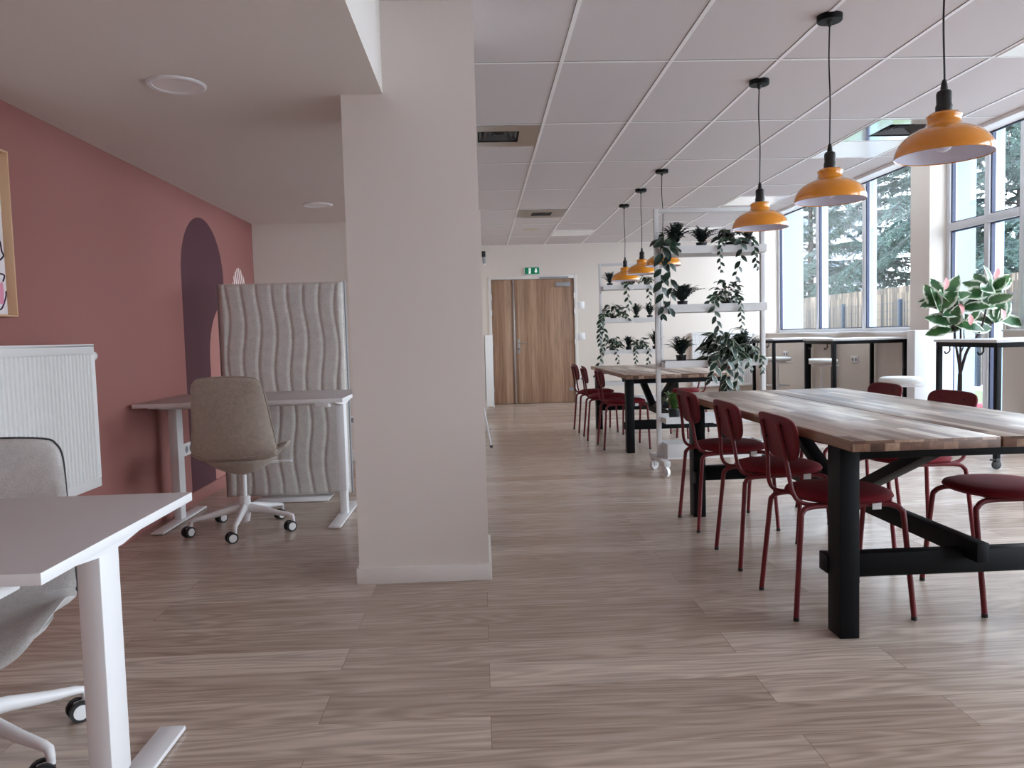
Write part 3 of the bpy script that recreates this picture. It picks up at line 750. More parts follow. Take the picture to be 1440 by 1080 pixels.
# ================================================================== LONG TABLES AND RED CHAIRS
def trestle_table(label, cx, cy):
    t = thing('trestle_table', label, 'table', (cx, cy, 0), group='long acacia tables on black trestles')
    L, Wd, z, th = 2.24, 1.02, .73, .037
    for s in (-1, 1):
        f = B(); x0, x1 = (-Wd / 2, -.004) if s < 0 else (.004, Wd / 2)
        box(f, x0, x1, -L / 2, L / 2, z - th, z, .002)
        for fc in f.faces:
            n = fc.normal
            fc.material_index = 0
        f.normal_update()
        for fc in f.faces: fc.material_index = 1 if abs(fc.normal.y) > .8 else (2 if abs(fc.normal.x) > .8 else 0)
        obj('tabletop_half', f, ['acacia', 'acaciaend', 'acaciaside'], t)
    for e in (-1, 1):
        ye = e * (L / 2 - .19)
        for s in (-1, 1):
            xl = s * (Wd / 2 - .06)
            f = B(); box(f, xl - .035, xl + .035, ye - .05, ye + .05, 0, z - th - .001, .003); obj('leg', f, 'blackwood', t)
        yb = ye
        f = B(); box(f, -Wd / 2 + .095, Wd / 2 - .095, yb - .045, yb + .045, z - th - .05, z - th - .001, .003); obj('top_rail', f, 'blackwood', t)
        f = B(); box(f, -Wd / 2 + .095, Wd / 2 - .095, yb - .025, yb + .03, .215, .30, .003); lr = obj('lower_rail', f, 'blackwood', t)
        for s in (-1, 1):
            f = B(); box(f, s * (Wd / 2 - .035) - .016, s * (Wd / 2 - .035) + .016, *sorted((ye - e * .04, ye - e * .11)), .21, .278, .004); obj('tenon', f, 'blackwood', lr)
    f = B(); box(f, -.0225, .0225, -L / 2 + .09, L / 2 - .09, .272, .342, .004); obj('stretcher', f, 'blackwood', t)
    for e in (-1, 1):
        f = B(); obox(f, (0, e * .1, .34), (0, e * .80, z - th - .035), .044, .07, up=(1, 0, 0), bev=.003); obj('diagonal_brace', f, 'blackwood', t)
    return t
T1 = (1.735, 3.6); T2 = (1.82, 7.98)
trestle_table('long acacia table on black trestles in front of the planted shelf, white-streaked planks', *T1)
trestle_table('long acacia table on black trestles between the two planted shelves', *T2)

def red_chair(label):
    """faces +x; origin under the seat centre"""
    t = thing('dining_chair', label, 'chair', (0, 0, 0), 0, 'red chairs around the long tables')
    f = B(); a, b_ = .208, .205; prof = [(.10, .436), (.165, .436), (.186, .441), (.195, .452), (.189, .464), (.162, .473), (.10, .478), (.03, .479)]
    rings = []
    for r, z in prof:
        ring = []
        for k in range(40):
            an = 2 * PI * k / 40; c, s = math.cos(an), math.sin(an); q = (abs(c) ** 2.4 + abs(s) ** 2.4) ** (-1 / 2.4)
            ring.append(f.verts.new((r * q * c, r * q * s * 1.0, z)))
        rings.append(ring)
    for i in range(len(rings) - 1):
        for k in range(40): f.faces.new((rings[i][k], rings[i][(k + 1) % 40], rings[i + 1][(k + 1) % 40], rings[i + 1][k]))
    f.faces.new(rings[0][::-1]); f.faces.new(rings[-1])
    obj('seat', f, 'redseat', t, 60)
    # backrest: wide top, tapering to a rounded foot, curved round the sitter
    f = B(); out = []
    for k in range(44):
        an = 2 * PI * k / 44; c, s = math.cos(an), math.sin(an)
        y = .184 * abs(c) ** .5 * (1 if c > 0 else -1); v = (.085 * abs(s) ** .5 if s > 0 else -.10 * abs(s) ** .72)
        y *= 1 + .09 * (v / .085) - .02; out.append((y, v))
    def pos(y, v, o): return (-.242 - .22 * v + .45 * y * y + o, y, .690 + v)
    ring = []
    for sc_, o in ((.0, .002), (.5, .001), (.9, 0), (.985, -.002), (1, -.008), (.985, -.014), (.9, -.016), (.5, -.016), (0, -.016)):
        ring.append([f.verts.new(pos(y * sc_, v * sc_, o)) for y, v in out] if sc_ else [f.verts.new(pos(0, 0, o))])
    for i in range(len(ring) - 1):
        A, D = ring[i], ring[i + 1]
        for k in range(44):
            q = (k + 1) % 44
            if len(A) == 1: f.faces.new((A[0], D[k], D[q]))
            elif len(D) == 1: f.faces.new((A[k], D[0], A[q]))
            else: f.faces.new((A[k], D[k], D[q], A[q]))
    br = obj('backrest', f, 'redback', t, 60)
    for s in (-1, 1):
        f = B(); tube(f, catmull([(-.277, s * .085, .745), (-.259, s * .09, .66), (-.245, s * .10, .58), (-.238, s * .115, .51), (-.230, s * .122, .475), (-.212, s * .126, .448), (-.17, s * .128, .433), (-.08, s * .13, .430), (.06, s * .13, .430)], 5), .0085, 10); obj('back_post', f, 'redmetal', t)
        for z in (.735, .675):
            f = B(); xs_ = -.242 - .22 * (z - .69) + .0035; cyl(f, (xs_ - .03, s * .088, z), (xs_ + .0035, s * .088, z), .005, 8); obj('screw', f, 'darkgap', br)
        for e in (-1, 1):
            xf, yf = (-.245, .18) if e < 0 else (.19, .22)
            f = B(); P = [(0, s * .13, .428), (e * .10, s * .135, .428), (e * .15 - (.03 if e < 0 else 0), s * .142, .424), (e * .178 - (.03 if e < 0 else 0), s * .15, .405), (e * .186 - (.03 if e < 0 else 0), s * .157, .36), (xf - e * .0, s * yf, .012)]
            tube(f, catmull(P, 5)[:-5] + [Vector(P[-1])], .0105, 12); lg = obj('leg', f, 'redmetal', t)
            f = B(); lathe(f, [(.0115, 0), (.0115, .014)], 12, (xf, s * yf, 0)); obj('foot_cap', f, 'blackpl', lg)
    f = B()
    for x in (-.1, .1): tube(f, [(x, -.13, .430), (x, .13, .430)], .0085, 10)
    obj('cross_tube', f, 'redmetal', t)
    f = B(); box(f, .065, .10, -.151, -.149, .41, .438); obj('care_tag', f, 'tag', t)['label'] = 'white care label under the seat'
    return t
ch = red_chair('dark red chair at the near table whose seat passes behind the front trestle leg')
ch.location = (1.415, 2.99, 0)
chairs = [(1.415, 3.615, 0, 'dark red chair in the middle of the pillar side of the near table'),
          (1.415, 4.32, .03, 'dark red chair at the pillar side of the near table, closest to the planted shelf'),
          (2.075, 2.98, PI - .04, 'dark red chair on the window side of the near table, whole seat in view'),
          (2.13, 3.76, PI + .05, 'dark red chair in the middle of the window side of the near table, mostly hidden'),
          (2.13, 4.42, PI, 'dark red chair on the window side of the near table, closest to the planted shelf'),
          (1.40, 7.43, .02, 'dark red chair at the far table, foremost of the three on the door side'),
          (1.345, 8.10, -.03, 'dark red chair at the far table, middle of the three on the door side'),
          (1.33, 8.78, .03, 'dark red chair at the far table, rearmost of the three on the door side'),
          (2.23, 7.72, PI, 'dark red chair at the far table on the window side, nearer of the two there'),
          (2.24, 8.5, PI + .04, 'dark red chair at the far table on the window side, farther of the two there')]
for x, y, rz, lab in chairs: dup(ch, (x, y, 0), rz, lab)
# ================================================================== PENDANT LAMPS
def pendant(label, x, y):
    t = thing('pendant_lamp', label, 'pendant lamp', (x, y, 0), group='mustard yellow pendant lamps in a row')
    f = B(); lathe(f, [(.055, HC - .028), (.058, HC - .024), (.058, HC)], 32); obj('ceiling_rose', f, 'black', t)
    f = B(); lathe(f, [(.008, HC - .05), (.012, HC - .028)], 12); tube(f, catmull([(0, 0, HC - .03), (.004, .002, HC - .2), (-.004, 0, 2.2), (.001, 0, 2.0), (0, 0, 1.955)], 6), .0035, 8); obj('cord', f, 'blackpl', t)
    f = B(); lathe(f, [(.006, 1.985), (.009, 1.975), (.012, 1.957), (.012, 1.950), (.023, 1.944), (.026, 1.935), (.025, 1.90), (.028, 1.893), (.028, 1.870), (.024, 1.868)], 24); obj('lamp_holder', f, 'blackpl', t)
    out = [(.028, 1.871), (.050, 1.866), (.058, 1.857), (.056, 1.850), (.0535, 1.842), (.056, 1.832), (.061, 1.823), (.070, 1.817), (.090, 1.810), (.112, 1.799), (.129, 1.787), (.143, 1.773), (.153, 1.758), (.160, 1.742), (.1635, 1.728), (.164, 1.717)]
    f = B(); lathe(f, out + [(.162, 1.715), (.160, 1.718)], 56, cap0=True, cap1=False); sh = obj('lamp_shade', f, 'yellow', t, 40)
    ins = [(.161, 1.717), (.160, 1.728), (.1565, 1.742), (.1495, 1.757), (.1395, 1.771), (.126, 1.784), (.109, 1.796), (.088, 1.806), (.06, 1.814), (.03, 1.818)]
    f = B(); lathe(f, ins, 56, cap0=False, cap1=True); obj('shade_lining', f, 'lining', sh, 40)
    f = B(); lathe(f, [(.014, 1.816), (.016, 1.80), (.027, 1.775), (.029, 1.757), (.022, 1.738), (.008, 1.731)], 20); obj('bulb', f, 'lining', t, 60)
    return t
lamp = pendant('mustard pendant lamp nearest the viewpoint, its ceiling rose out of frame', 1.693, 2.75)
for y, lab in ((3.668, 'mustard pendant lamp above the middle of the near table'), (4.588, 'mustard pendant lamp above the near table, in front of the planted shelf end'),
               (7.03, 'mustard pendant lamp half hidden by the top tray of the near shelf'), (7.94, 'mustard pendant lamp behind trailing leaves at the near shelf post'),
               (8.86, 'mustard pendant lamp farthest from the viewpoint, leftmost in the row')):
    dup(lamp, (1.70, y, 0), 0.4 * y, lab)

# ================================================================== PLANTED SHELVES
def shelf_unit(label, x, y):
    t = thing('plant_shelf', label, 'shelf', (x, y, 0), group='white wheeled plant shelves')
    Wd = .865
    for x0 in (0, Wd - .034):
        f = B(); box(f, x0, x0 + .034, -.017, .017, .13, 2.06, .002); obj('post', f, 'shelfmetal', t)
        f = B(); box(f, x0 - .008, x0 + .042, -.25, .25, .095, .13, .003); bs = obj('base_bar', f, 'shelfmetal', t)
        for e in (-.19, .19):
            c = Vector((x0 + .017, e, .042)); rot = .5 if e < 0 else -.9; a = Vector((math.cos(rot), math.sin(rot), 0)); h = Vector((-a.y, a.x, 0))
            f = B(); cyl(f, c + Vector((0, 0, .04)), c + Vector((0, 0, .053)), .02, 14)
            for s in (-1, 1): obox(f, c + a * s * .019 + Vector((0, 0, -.01)) , c + a * s * .019 + Vector((0, 0, .045)), .004, .036, up=h)
            obox(f, c + a * -.022 + Vector((0, 0, .042)), c + a * .022 + Vector((0, 0, .042)), .05, .006); obox(f, c + h * .03 + Vector((0, 0, .03)), c + h * .06 + Vector((0, 0, .035)), .03, .006)
            cs = obj('caster', f, 'shelfmetal', t)
            f = B(); tube(f, [c - a * .013, c - a * .012, c + a * .012, c + a * .013], .042, 24); obj('wheel', f, 'white', cs)
    f = B(); box(f, .034, Wd - .034, -.017, .017, 2.026, 2.06, .002); obj('top_rail', f, 'shelfmetal', t)
    for zt, zb in ((1.758, 1.700), (1.316, 1.256), (.888, .836), (.456, .405)):
        f = B(); x0, x1 = .036, Wd - .036; d = .155
        box(f, x0, x1, -d, d, zb, zb + .006); box(f, x0, x1, -d, -d + .006, zb + .006, zt); box(f, x0, x1, d - .006, d, zb + .006, zt)
        box(f, x0, x0 + .006, -d + .006, d - .006, zb + .006, zt - .012); box(f, x1 - .006, x1, -d + .006, d - .006, zb + .006, zt - .012)
        tr = obj('tray', f, 'shelfmetal', t)
        f = B(); box(f, x0 + .37, x0 + .405, -d - .004, -d + .02, zb - .006, zb + .002, .001); obj('tray_clip', f, 'white', tr)
    f = B(); x0, x1 = .05, Wd - .05; d = .13
    box(f, x0, x1, -d, -d + .012, .135, .245, .002); box(f, x0, x1, d - .012, d, .135, .245, .002); box(f, x0, x0 + .012, -d + .012, d - .012, .135, .245); box(f, x1 - .012, x1, -d + .012, d - .012, .135, .245); box(f, x0, x1, -d, d, .13, .137)
    obj('planter_box', f, 'shelfmetal', t)
    return t
S1 = (1.37, 5.95); S2 = (1.635, 10.42)
shelf_unit('white wheeled plant shelf standing between the two long tables', *S1)
shelf_unit('white wheeled plant shelf farther off, beside the double door', *S2)

# ------------------------------------------------------------------ potted plants
def pot(t, r, h, m='blackpl'):
    f = B(); lathe(f, [(r * .74, 0), (r * .76, .002), (r * .95, h * .9), (r, h * .9), (r, h), (r * .92, h), (r * .90, h * .84)], 24, cap1=True); p = obj('pot', f, m, t)
    f = B(); lathe(f, [(r * .88, h * .82), (r * .88, h * .86)], 20); obj('soil', f, 'soil', p)

def fern(label, loc, seed, R, H, n=46, pr=.042, ph=.085, m='fern', group='feathery green ferns'):
    R *= 1.3; H *= 1.15
    t = thing('potted_fern', label, 'potted fern', loc, 0, group); pot(t, pr, ph); r = random.Random(seed)
    f = B(); uv = f.loops.layers.uv.new('UVMap')
    for k in range(n):
        a = r.uniform(0, 2 * PI); el = r.uniform(.0, 1.0) ** .8; L = r.uniform(.8, 1.08)
        rr = R * (1 - .85 * el) * L; hh = H * (.74 + .3 * el) * L; dr = (1 - el) * H * r.uniform(.0, .3)
        c, s = math.cos(a), math.sin(a); side = Vector((-s, c, 0)); prev = None; N = 9
        for i in range(N + 1):
            q = i / N; p = Vector((c * (pr * .3 + rr * q ** 1.4), s * (pr * .3 + rr * q ** 1.4), ph * .85 + hh * math.sin(q * 1.75) / math.sin(1.5) * 1.0 - dr * q * q))
            if prev is not None and i > 1:
                d = (p - prev).normalized(); w = R * .14 * math.sin(PI * min(1, q * .9 + .1)) ** .7 + .004
                for sg in (-1, 1):
                    ld = (side * sg + d * .75).normalized(); up = side.cross(d) * 1.0
                    vs = [f.verts.new(x) for x in (prev, prev + ld * w + d * .004 - Vector((0, 0, w * .25)), p)]
                    fc = f.faces.new(vs); fc.smooth = True
                    for lp, u in zip(fc.loops, ((.5, q), (.75, q), (.5, q))): lp[uv].uv = u
            elif prev is not None:
                vs = [f.verts.new(x) for x in (prev - side * .0015, prev + side * .0015, p + side * .0015, p - side * .0015)]
                fc = f.faces.new(vs)
                for lp in fc.loops: lp[uv].uv = (.5, q)
            prev = p
    obj('fronds', f, m, t, None); return t

def pothos(label, loc, seed, R, H, n, vines=(), ll=.055, m='pothos', pr=.045, ph=.085, name='potted_pothos', cat='potted plant'):
    t = thing(name, label, cat, loc, 0, 'variegated trailing plants'); pot(t, pr, ph); r = random.Random(seed)
    f = B(); uv = f.loops.layers.uv.new('UVMap'); st = B()
    for k in range(n):
        a = r.uniform(0, 2 * PI); el = r.uniform(-.25, 1.25); q = r.uniform(.45, 1)
        p = Vector((math.cos(a) * R * q * math.cos(el * .9), math.sin(a) * R * q * math.cos(el * .9), ph + .02 + H * q * max(-.25, math.sin(el))))
        d = Vector((math.cos(a), math.sin(a), r.uniform(-.7, .35))); nr = Vector((r.uniform(-.5, .5), r.uniform(-.6, .3), 1))
        L = ll * 1.3 * r.uniform(.75, 1.15); leaf(f, uv, p, d, nr, L, L * r.uniform(.5, .6), r.uniform(.1, .4))
        if k % 2 == 0: tube(st, [(0, 0, ph * .85), (p.x * .5, p.y * .5, max(ph, p.z * .8)), tuple(p)], .0014, 5, 3, cap=False)
    for pts, step, L0 in vines:
        P = catmull(pts, 10); acc = 0; sgn = 1; tube(st, P, .0016, 5, cap=False)
        for i in range(1, len(P)):
            acc += (P[i] - P[i - 1]).length
            if acc > step:
                acc = 0; sgn = -sgn; dd = (P[i] - P[i - 1]).normalized()
                sd = Vector((sgn * r.uniform(.6, 1), r.uniform(-.7, .1), 0)); L = L0 * 1.45 * r.uniform(.7, 1.12) * (1 - .35 * i / len(P))
                d = sd + dd * .6 + Vector((0, 0, -.35)); leaf(f, uv, P[i], d, Vector((r.uniform(-.3, .3), -1, r.uniform(.2, .9))), L, L * r.uniform(.5, .58), r.uniform(.15, .4))
        leaf(f, uv, P[-1], P[-1] - P[-2], Vector((0, -1, .3)), L0 * .6, L0 * .34)
    obj('leaves', f, m, t, None); obj('stems', st, 'vine', t)
    return t

x1, y1 = S1; a1, a2, a3, a4 = 1.707, 1.263, .843, .412
fern('bushy dark fern at the post end of the top tray, near shelf', (x1 + .165, y1, a1), 1, .135, .145, 60)
fern('low spreading fern second along the top tray of the near shelf', (x1 + .365, y1 - .02, a1), 2, .13, .115, 46)
pothos('leafy dark plant behind the yellow lamp on the top tray of the near shelf', (x1 + .60, y1, a1), 3, .10, .125, 46,
       [([(-.03, -.05, .10), (-.1, -.15, .10), (-.14, -.18, .0), (-.135, -.18, -.14)], .022, .042), ([(.0, -.06, .1), (.02, -.17, .09), (.02, -.18, -.05), (-.02, -.18, -.18), (-.01, -.18, -.3)], .033, .06)], .06, 'pothosdark')
fern('upright fern at the window end of the top tray, near shelf', (x1 + .745, y1 + .02, a1), 4, .09, .19, 40)
pothos('big-leaved trailing plant hanging down the post of the near shelf from the top tray', (x1 + .07, y1 - .06, a1), 5, .07, .07, 14,
       [([(-.01, -.06, .09), (-.04, -.12, .07), (-.055, -.12, -.05), (-.06, -.11, -.2), (-.045, -.11, -.35), (-.055, -.11, -.46)], .045, .085), ([(.02, -.06, .09), (.01, -.13, .08), (.0, -.13, -.1), (.012, -.13, -.25), (.0, -.12, -.42)], .05, .08)], .08, 'pothosdark')
pothos('small trailing plant hanging under the top tray at the window end, near shelf', (x1 + .685, y1 - .09, a1), 26, .05, .05, 8,
       [([(0, -.04, .09), (.03, -.075, .08), (.045, -.085, -.02), (.06, -.085, -.13)], .022, .045)], .045, 'pothosdark')
fern('wide flat-topped fern alone on the second tray of the near shelf', (x1 + .215, y1, a2), 6, .165, .12, 60)
pothos('bushy variegated plant on the second tray of the near shelf', (x1 + .565, y1, a2), 7, .105, .15, 70,
       [([(-.03, -.05, .1), (-.13, -.14, .1), (-.15, -.18, -.02), (-.12, -.18, -.14), (-.10, -.18, -.26)], .035, .065), ([(.02, -.05, .1), (.05, -.17, .08), (.05, -.18, -.02), (.06, -.18, -.14)], .02, .04), ([(-.04, 0, .1), (-.12, -.05, .12), (-.16, -.08, .08), (-.17, -.1, .03)], .03, .06)], .055)
fern('dark crested fern on the third tray of the near shelf', (x1 + .2, y1, a3), 8, .13, .13, 60)
pothos('large variegated trailing plant spilling over the third tray of the near shelf', (x1 + .525, y1 - .04, a3), 9, .16, .19, 120,
       [([(-.02, -.06, .1), (-.08, -.15, .08), (-.13, -.17, -.03), (-.16, -.17, -.10)], .03, .07), ([(0, -.06, .1), (-.02, -.16, .08), (-.04, -.17, -.1), (-.02, -.17, -.22), (.0, -.17, -.32)], .028, .075),
        ([(.03, -.06, .1), (.05, -.16, .07), (.05, -.17, -.08), (.03, -.17, -.2), (.04, -.17, -.3)], .028, .07), ([(.05, -.05, .1), (.12, -.15, .07), (.15, -.17, -.03)], .03, .06)], .08)
fern('upright fern at the window end of the third tray, near shelf', (x1 + .70, y1, a3), 10, .12, .16, 46)
pothos('small variegated plant trailing from the window end of the third tray, near shelf', (x1 + .72, y1 - .1, a3), 27, .06, .06, 20, [([(0, -.03, .08), (.05, -.06, .06), (.06, -.07, 0), (.07, -.07, -.05)], .02, .045)], .05)
fern('fresh green bushy herb in a black pot on the lowest tray of the near shelf', (x1 + .135, y1 - .02, a4), 11, .11, .13, 70, .05, .10, 'herb', None)

x2, y2 = S2
fern('fern at the door end of the top tray, far shelf', (x2 + .15, y2, a1), 12, .13, .15, 46)
pothos('low leafy plant behind the farthest lamp on the far shelf top tray', (x2 + .42, y2, a1), 13, .12, .06, 40,
       [([(-.02, -.05, .1), (-.06, -.16, .08), (-.07, -.18, -.06), (-.05, -.18, -.2), (-.09, -.18, -.3)], .04, .07)], .06)
pothos('variegated plant trailing from the top tray of the far shelf at the window end', (x2 + .66, y2, a1), 14, .1, .08, 40, [([(0, -.05, .1), (0, -.16, .08), (-.02, -.18, -.05), (0, -.18, -.2)], .035, .06)], .06)
pothos('variegated plant with a long trail down the door end of the far shelf', (x2 + .19, y2, a2), 15, .14, .15, 80,
       [([(-.04, -.05, .1), (-.16, -.14, .1), (-.21, -.18, -.04), (-.22, -.18, -.2), (-.2, -.18, -.34)], .028, .07), ([(-.04, -.04, .1), (-.18, -.12, .1), (-.17, -.18, -.1), (-.14, -.18, -.24), (-.2, -.18, -.4), (-.25, -.18, -.62), (-.28, -.18, -.7)], .035, .065), ([(.04, -.04, .1), (.14, -.12, .12), (.17, -.18, .04)], .03, .06)], .065)
fern('fern in the middle of the second tray, far shelf', (x2 + .505, y2, a2), 16, .12, .15, 46)
fern('fern at the window end of the second tray, far shelf', (x2 + .69, y2, a2), 17, .11, .15, 46)
pothos('variegated plant at the door end of the third tray, far shelf', (x2 + .17, y2, a3), 18, .12, .13, 60, [([(0, -.05, .1), (.02, -.16, .08), (.03, -.18, -.04), (.05, -.18, -.12)], .03, .05)], .06)
fern('fern second along the third tray of the far shelf', (x2 + .39, y2, a3), 19, .11, .14, 46)
pothos('variegated plant third along the third tray of the far shelf', (x2 + .53, y2, a3), 20, .11, .13, 60, [([(-.02, -.05, .1), (-.07, -.16, .08), (-.08, -.18, -.04), (-.08, -.18, -.13)], .025, .05), ([(.03, -.05, .1), (.09, -.16, .08), (.1, -.18, -.05), (.08, -.18, -.2)], .03, .06)], .06)
fern('upright fern at the window end of the third tray, far shelf', (x2 + .76, y2, a3), 21, .13, .19, 40)
fern('fern on the lowest tray of the far shelf, showing under the far table', (x2 + .33, y2, a4), 22, .13, .15, 46)

# ================================================================== BAR TABLES, STOOLS, RUBBER PLANT
def bar_table(label, x0, y0, Wd, L, z=.985):
    t = thing('bar_table', label, 'bar table', (x0 + Wd / 2, y0 + L / 2, 0), group='high white-topped bar tables along the windows')
    f = B(); box(f, -Wd / 2, Wd / 2, -L / 2, L / 2, z - .022, z, .002); obj('tabletop', f, 'bartop', t)
    k = .038; hw, hl = Wd / 2 - .012, L / 2 - .012
    f = B()
    for e in (-1, 1):
        box(f, -hw, hw, e * (hl - k / 2) - k / 2, e * (hl - k / 2) + k / 2, z - .022 - k, z - .0225, .002)
        box(f, e * (hw - k / 2) - k / 2, e * (hw - k / 2) + k / 2, -hl + k, hl - k, z - .022 - k, z - .0225, .002)
    ap = obj('top_frame', f, 'black', t)
    for e in (-.55, .55):
        f = B(); tube(f, catmull([(-hw + .012, e * hl, z - .06), (-hw + .012, e * hl, z - .095), (-hw - .0, e * hl + .03, z - .118), (-hw + .0, e * hl + .05, z - .1)], 5), .0065, 8); obj('hook', f, 'blackpl', ap)
    for sx in (-1, 1):
        for sy in (-1, 1):
            x, y = sx * (hw - k / 2), sy * (hl - k / 2)
            f = B(); box(f, x - k / 2, x + k / 2, y - k / 2, y + k / 2, .085, z - .022 - k, .002); lg = obj('leg', f, 'black', t)
            f = B(); c = Vector((x, y, .035)); box(f, x - .02, x + .02, y - .016, y + .016, .055, .086, .003); box(f, x - .012, x + .04, y + .012, y + .018, .05, .075)
            box(f, x - .045, x - .01, y - .012, y + .012, .068, .078)
            obj('caster_fork', f, 'blackpl', lg)
            f = B(); lathe(f, [(.030, -.010), (.035, -.007), (.035, .007), (.030, .010)], 22, tuple(c), 'Y'); obj('caster_wheel', f, 'rubber', lg)
    return t
bar_table('high white bar table with black legs beside the rubber plant, cut by the frame', 3.865, 5.60, .87, .80)
bar_table('high white bar table with black legs against the window parapet, middle of the three', 3.865, 8.28, .86, .78)
bar_table('high white bar table with black legs, farthest of the three and behind the planted shelf', 3.865, 10.02, .86, .80)

def stool(label, x, y, z):
    t = thing('bar_stool', label, 'stool', (x, y, 0), group='round white swivel stools')
    f = B(); lathe(f, [(.12, z - .07), (.165, z - .066), (.19, z - .052), (.195, z - .035), (.188, z - .012), (.165, z - .002), (.06, z)], 40); obj('seat', f, 'stoolw', t, 60)
    f = B(); lathe(f, [(.03, z - .10), (.06, z - .085), (.12, z - .072)], 24); box(f, -.11, .11, -.05, .05, z - .088, z - .076, .004); obj('seat_plate', f, 'whitemetal', t)
    f = B(); tube(f, [(.02, -.03, z - .095), (.16, -.06, z - .095), (.2, -.06, z - .09)], .007, 8); obj('lever', f, 'whitemetal', t)
    f = B(); cyl(f, (0, 0, .3), (0, 0, z - .09), .014, 16); cyl(f, (0, 0, .05), (0, 0, .34), .025, 18); obj('column', f, 'whitemetal', t)
    f = B(); tube(f, [(.16 * math.cos(k * PI / 16), .16 * math.sin(k * PI / 16), .28) for k in range(32)], .009, 8, closed=True); tube(f, [(0, 0, .28), (.16, 0, .28)], .008, 8); obj('foot_ring', f, 'whitemetal', t)
    f = B(); lathe(f, [(.2, 0), (.205, .008), (.19, .018), (.05, .035), (.028, .06)], 36); obj('base', f, 'whitemetal', t)
    return t
st = stool('round white stool by the window pier, nearest of the three stools', 4.08, 7.30, .615)
s2 = stool('round white stool tucked at the middle bar table, between its black legs', 4.29, 9.50, .725)
s3 = stool('round white stool at the farthest bar table, behind the shelf post', 4.40, 11.2, .70)

b = B(); box(b, 4.51, GX - .01, 7.80, 7.95, 0, 1.06, .006)
tag(obj('pipe_casing', b, 'white'), 'white boxed pipe casing standing against the window pier', 'casing')

t = thing('rubber_plant', 'tall variegated rubber plant with pink young leaves behind the near bar table', 'potted tree', (4.35, 6.80, 0))
f = B(); lathe(f, [(.12, 0), (.125, .01), (.16, .27), (.165, .30), (.15, .30), (.145, .27)], 32); p_ = obj('pot', f, 'white', t)
f = B(); lathe(f, [(.14, .25), (.14, .262)], 24); obj('soil', f, 'soil', p_)
f = B()
J = {'a': (0, 0, .25), 'b': (.005, 0, .66), 'c': (.0, .02, .80), 'd': (-.03, .02, .95), 'e': (-.06, -.0, 1.12), 'f': (.02, .02, 1.0), 'g': (.0, 0, 1.27), 'h': (.08, .02, .86), 'i': (.15, .0, .98), 'j': (.2, -.02, 1.12), 'k': (.25, -.04, 1.42), 'l': (.27, .05, 1.06), 'm': (.38, .05, 1.14), 'n': (-.15, -.02, 1.36), 'o': (.05, .02, .92), 'p': (.055, .03, 1.06)}
for ch_, r0, r1 in (('ab', .022, .018), ('bcdef'[:1] + 'cdenn'[:4], .013, .007), ('bfg', .011, .006), ('bhijk', .014, .006), ('hilm', .008, .005), ('cop', .007, .004)):
    tube(f, catmull([J[q] for q in dict.fromkeys(ch_)], 5), r0, 10, r1=r1)
obj('stem', f, 'bark', t)
r = random.Random(8)
heads = [((-.15, -.02, 1.36), 10, .0), ((-.06, 0, 1.12), 7, 0), ((.0, 0, 1.27), 8, 0), ((.05, .02, 1.1), 6, 0), ((.25, -.04, 1.42), 10, 0), ((.22, -.03, 1.28), 7, 0), ((.38, .05, 1.14), 8, 0), ((-.2, -.03, 1.24), 6, 0)]
for i, (c, n, _) in enumerate(heads):
    f = B(); uv = f.loops.layers.uv.new('UVMap')
    for k in range(n):
        a = k * 2.4 + i; el = r.uniform(-.2, 1.2); d = Vector((math.cos(a) * math.cos(el), math.sin(a) * .8 * math.cos(el), math.sin(el)))
        L = r.uniform(.19, .26); leaf(f, uv, Vector(c) + d * .02 + Vector((0, 0, -.05 * (k / n))), d, Vector((r.uniform(-.7, .7), -1, .6)), L, L * .58, r.uniform(.05, .3), .16, 6)
    obj('leaf_cluster', f, 'rubberleaf', t, None)
for c in ((-.2, -.1, 1.42), (-.04, -.1, 1.2), (.25, -.1, 1.5), (.02, -.12, 1.1), (.37, -.06, 1.14)):
    f = B(); uv = f.loops.layers.uv.new('UVMap'); leaf(f, uv, c, Vector((r.uniform(-.5, .3), -.3, .8)), (0, -1, .3), .11, .06, .1, .3)
    obj('young_leaf', f, 'rubberpink', t, None)['label'] = 'pink young leaf'

# ================================================================== OUTSIDE
b = B(); box(b, EX, 60, -40, 90, -.25, -.12)
struct('exterior_ground', b, 'paving', 'grey paved ground outside the windows', 'ground')
b = B(); box(b, 7.6, 9.0, -5, 60, -.13, -.10)
struct('exterior_lawn', b, 'lawn', 'green lawn strip in front of the outdoor fence', 'lawn')
b = B(); box(b, 9.9, 9.96, 12.9, 60, -.1, 2.03)
tag(obj('reed_fence', b, 'reed'), 'brown reed screen fence seen through the windows', 'fence')
t = thing('mesh_fence', 'blue-grey wire mesh fence standing in front of the reed screen', 'fence', (9.6, 13, -.1))
f = B()
for k in range(95): box(f, -.004, .004, .25 * k, .25 * k + .010, 0, 1.75)
for k in range(10): box(f, -.004, .004, 0, 23.75, .05 + .188 * k, .060 + .188 * k)
obj('wire_mesh', f, 'bluemetal', t, None)
for k in range(9):
    f = B(); box(f, -.04, .04, 1.45 + 2.75 * k - .04, 1.45 + 2.75 * k + .04, 0, 1.82, .004); obj('post', f, 'bluemetal', t)
t = thing('picket_railing', 'low pale picket railing just visible above the window sill', 'railing', (8.2, 15, -.1))
for e in (.3, 1.05):
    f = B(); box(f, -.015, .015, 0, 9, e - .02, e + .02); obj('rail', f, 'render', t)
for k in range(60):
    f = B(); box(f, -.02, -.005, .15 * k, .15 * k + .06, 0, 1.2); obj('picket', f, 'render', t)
t = thing('slatted_gate', 'dark blue slatted gate beyond the glazed door', 'gate', (9.7, 10.9, -.1))
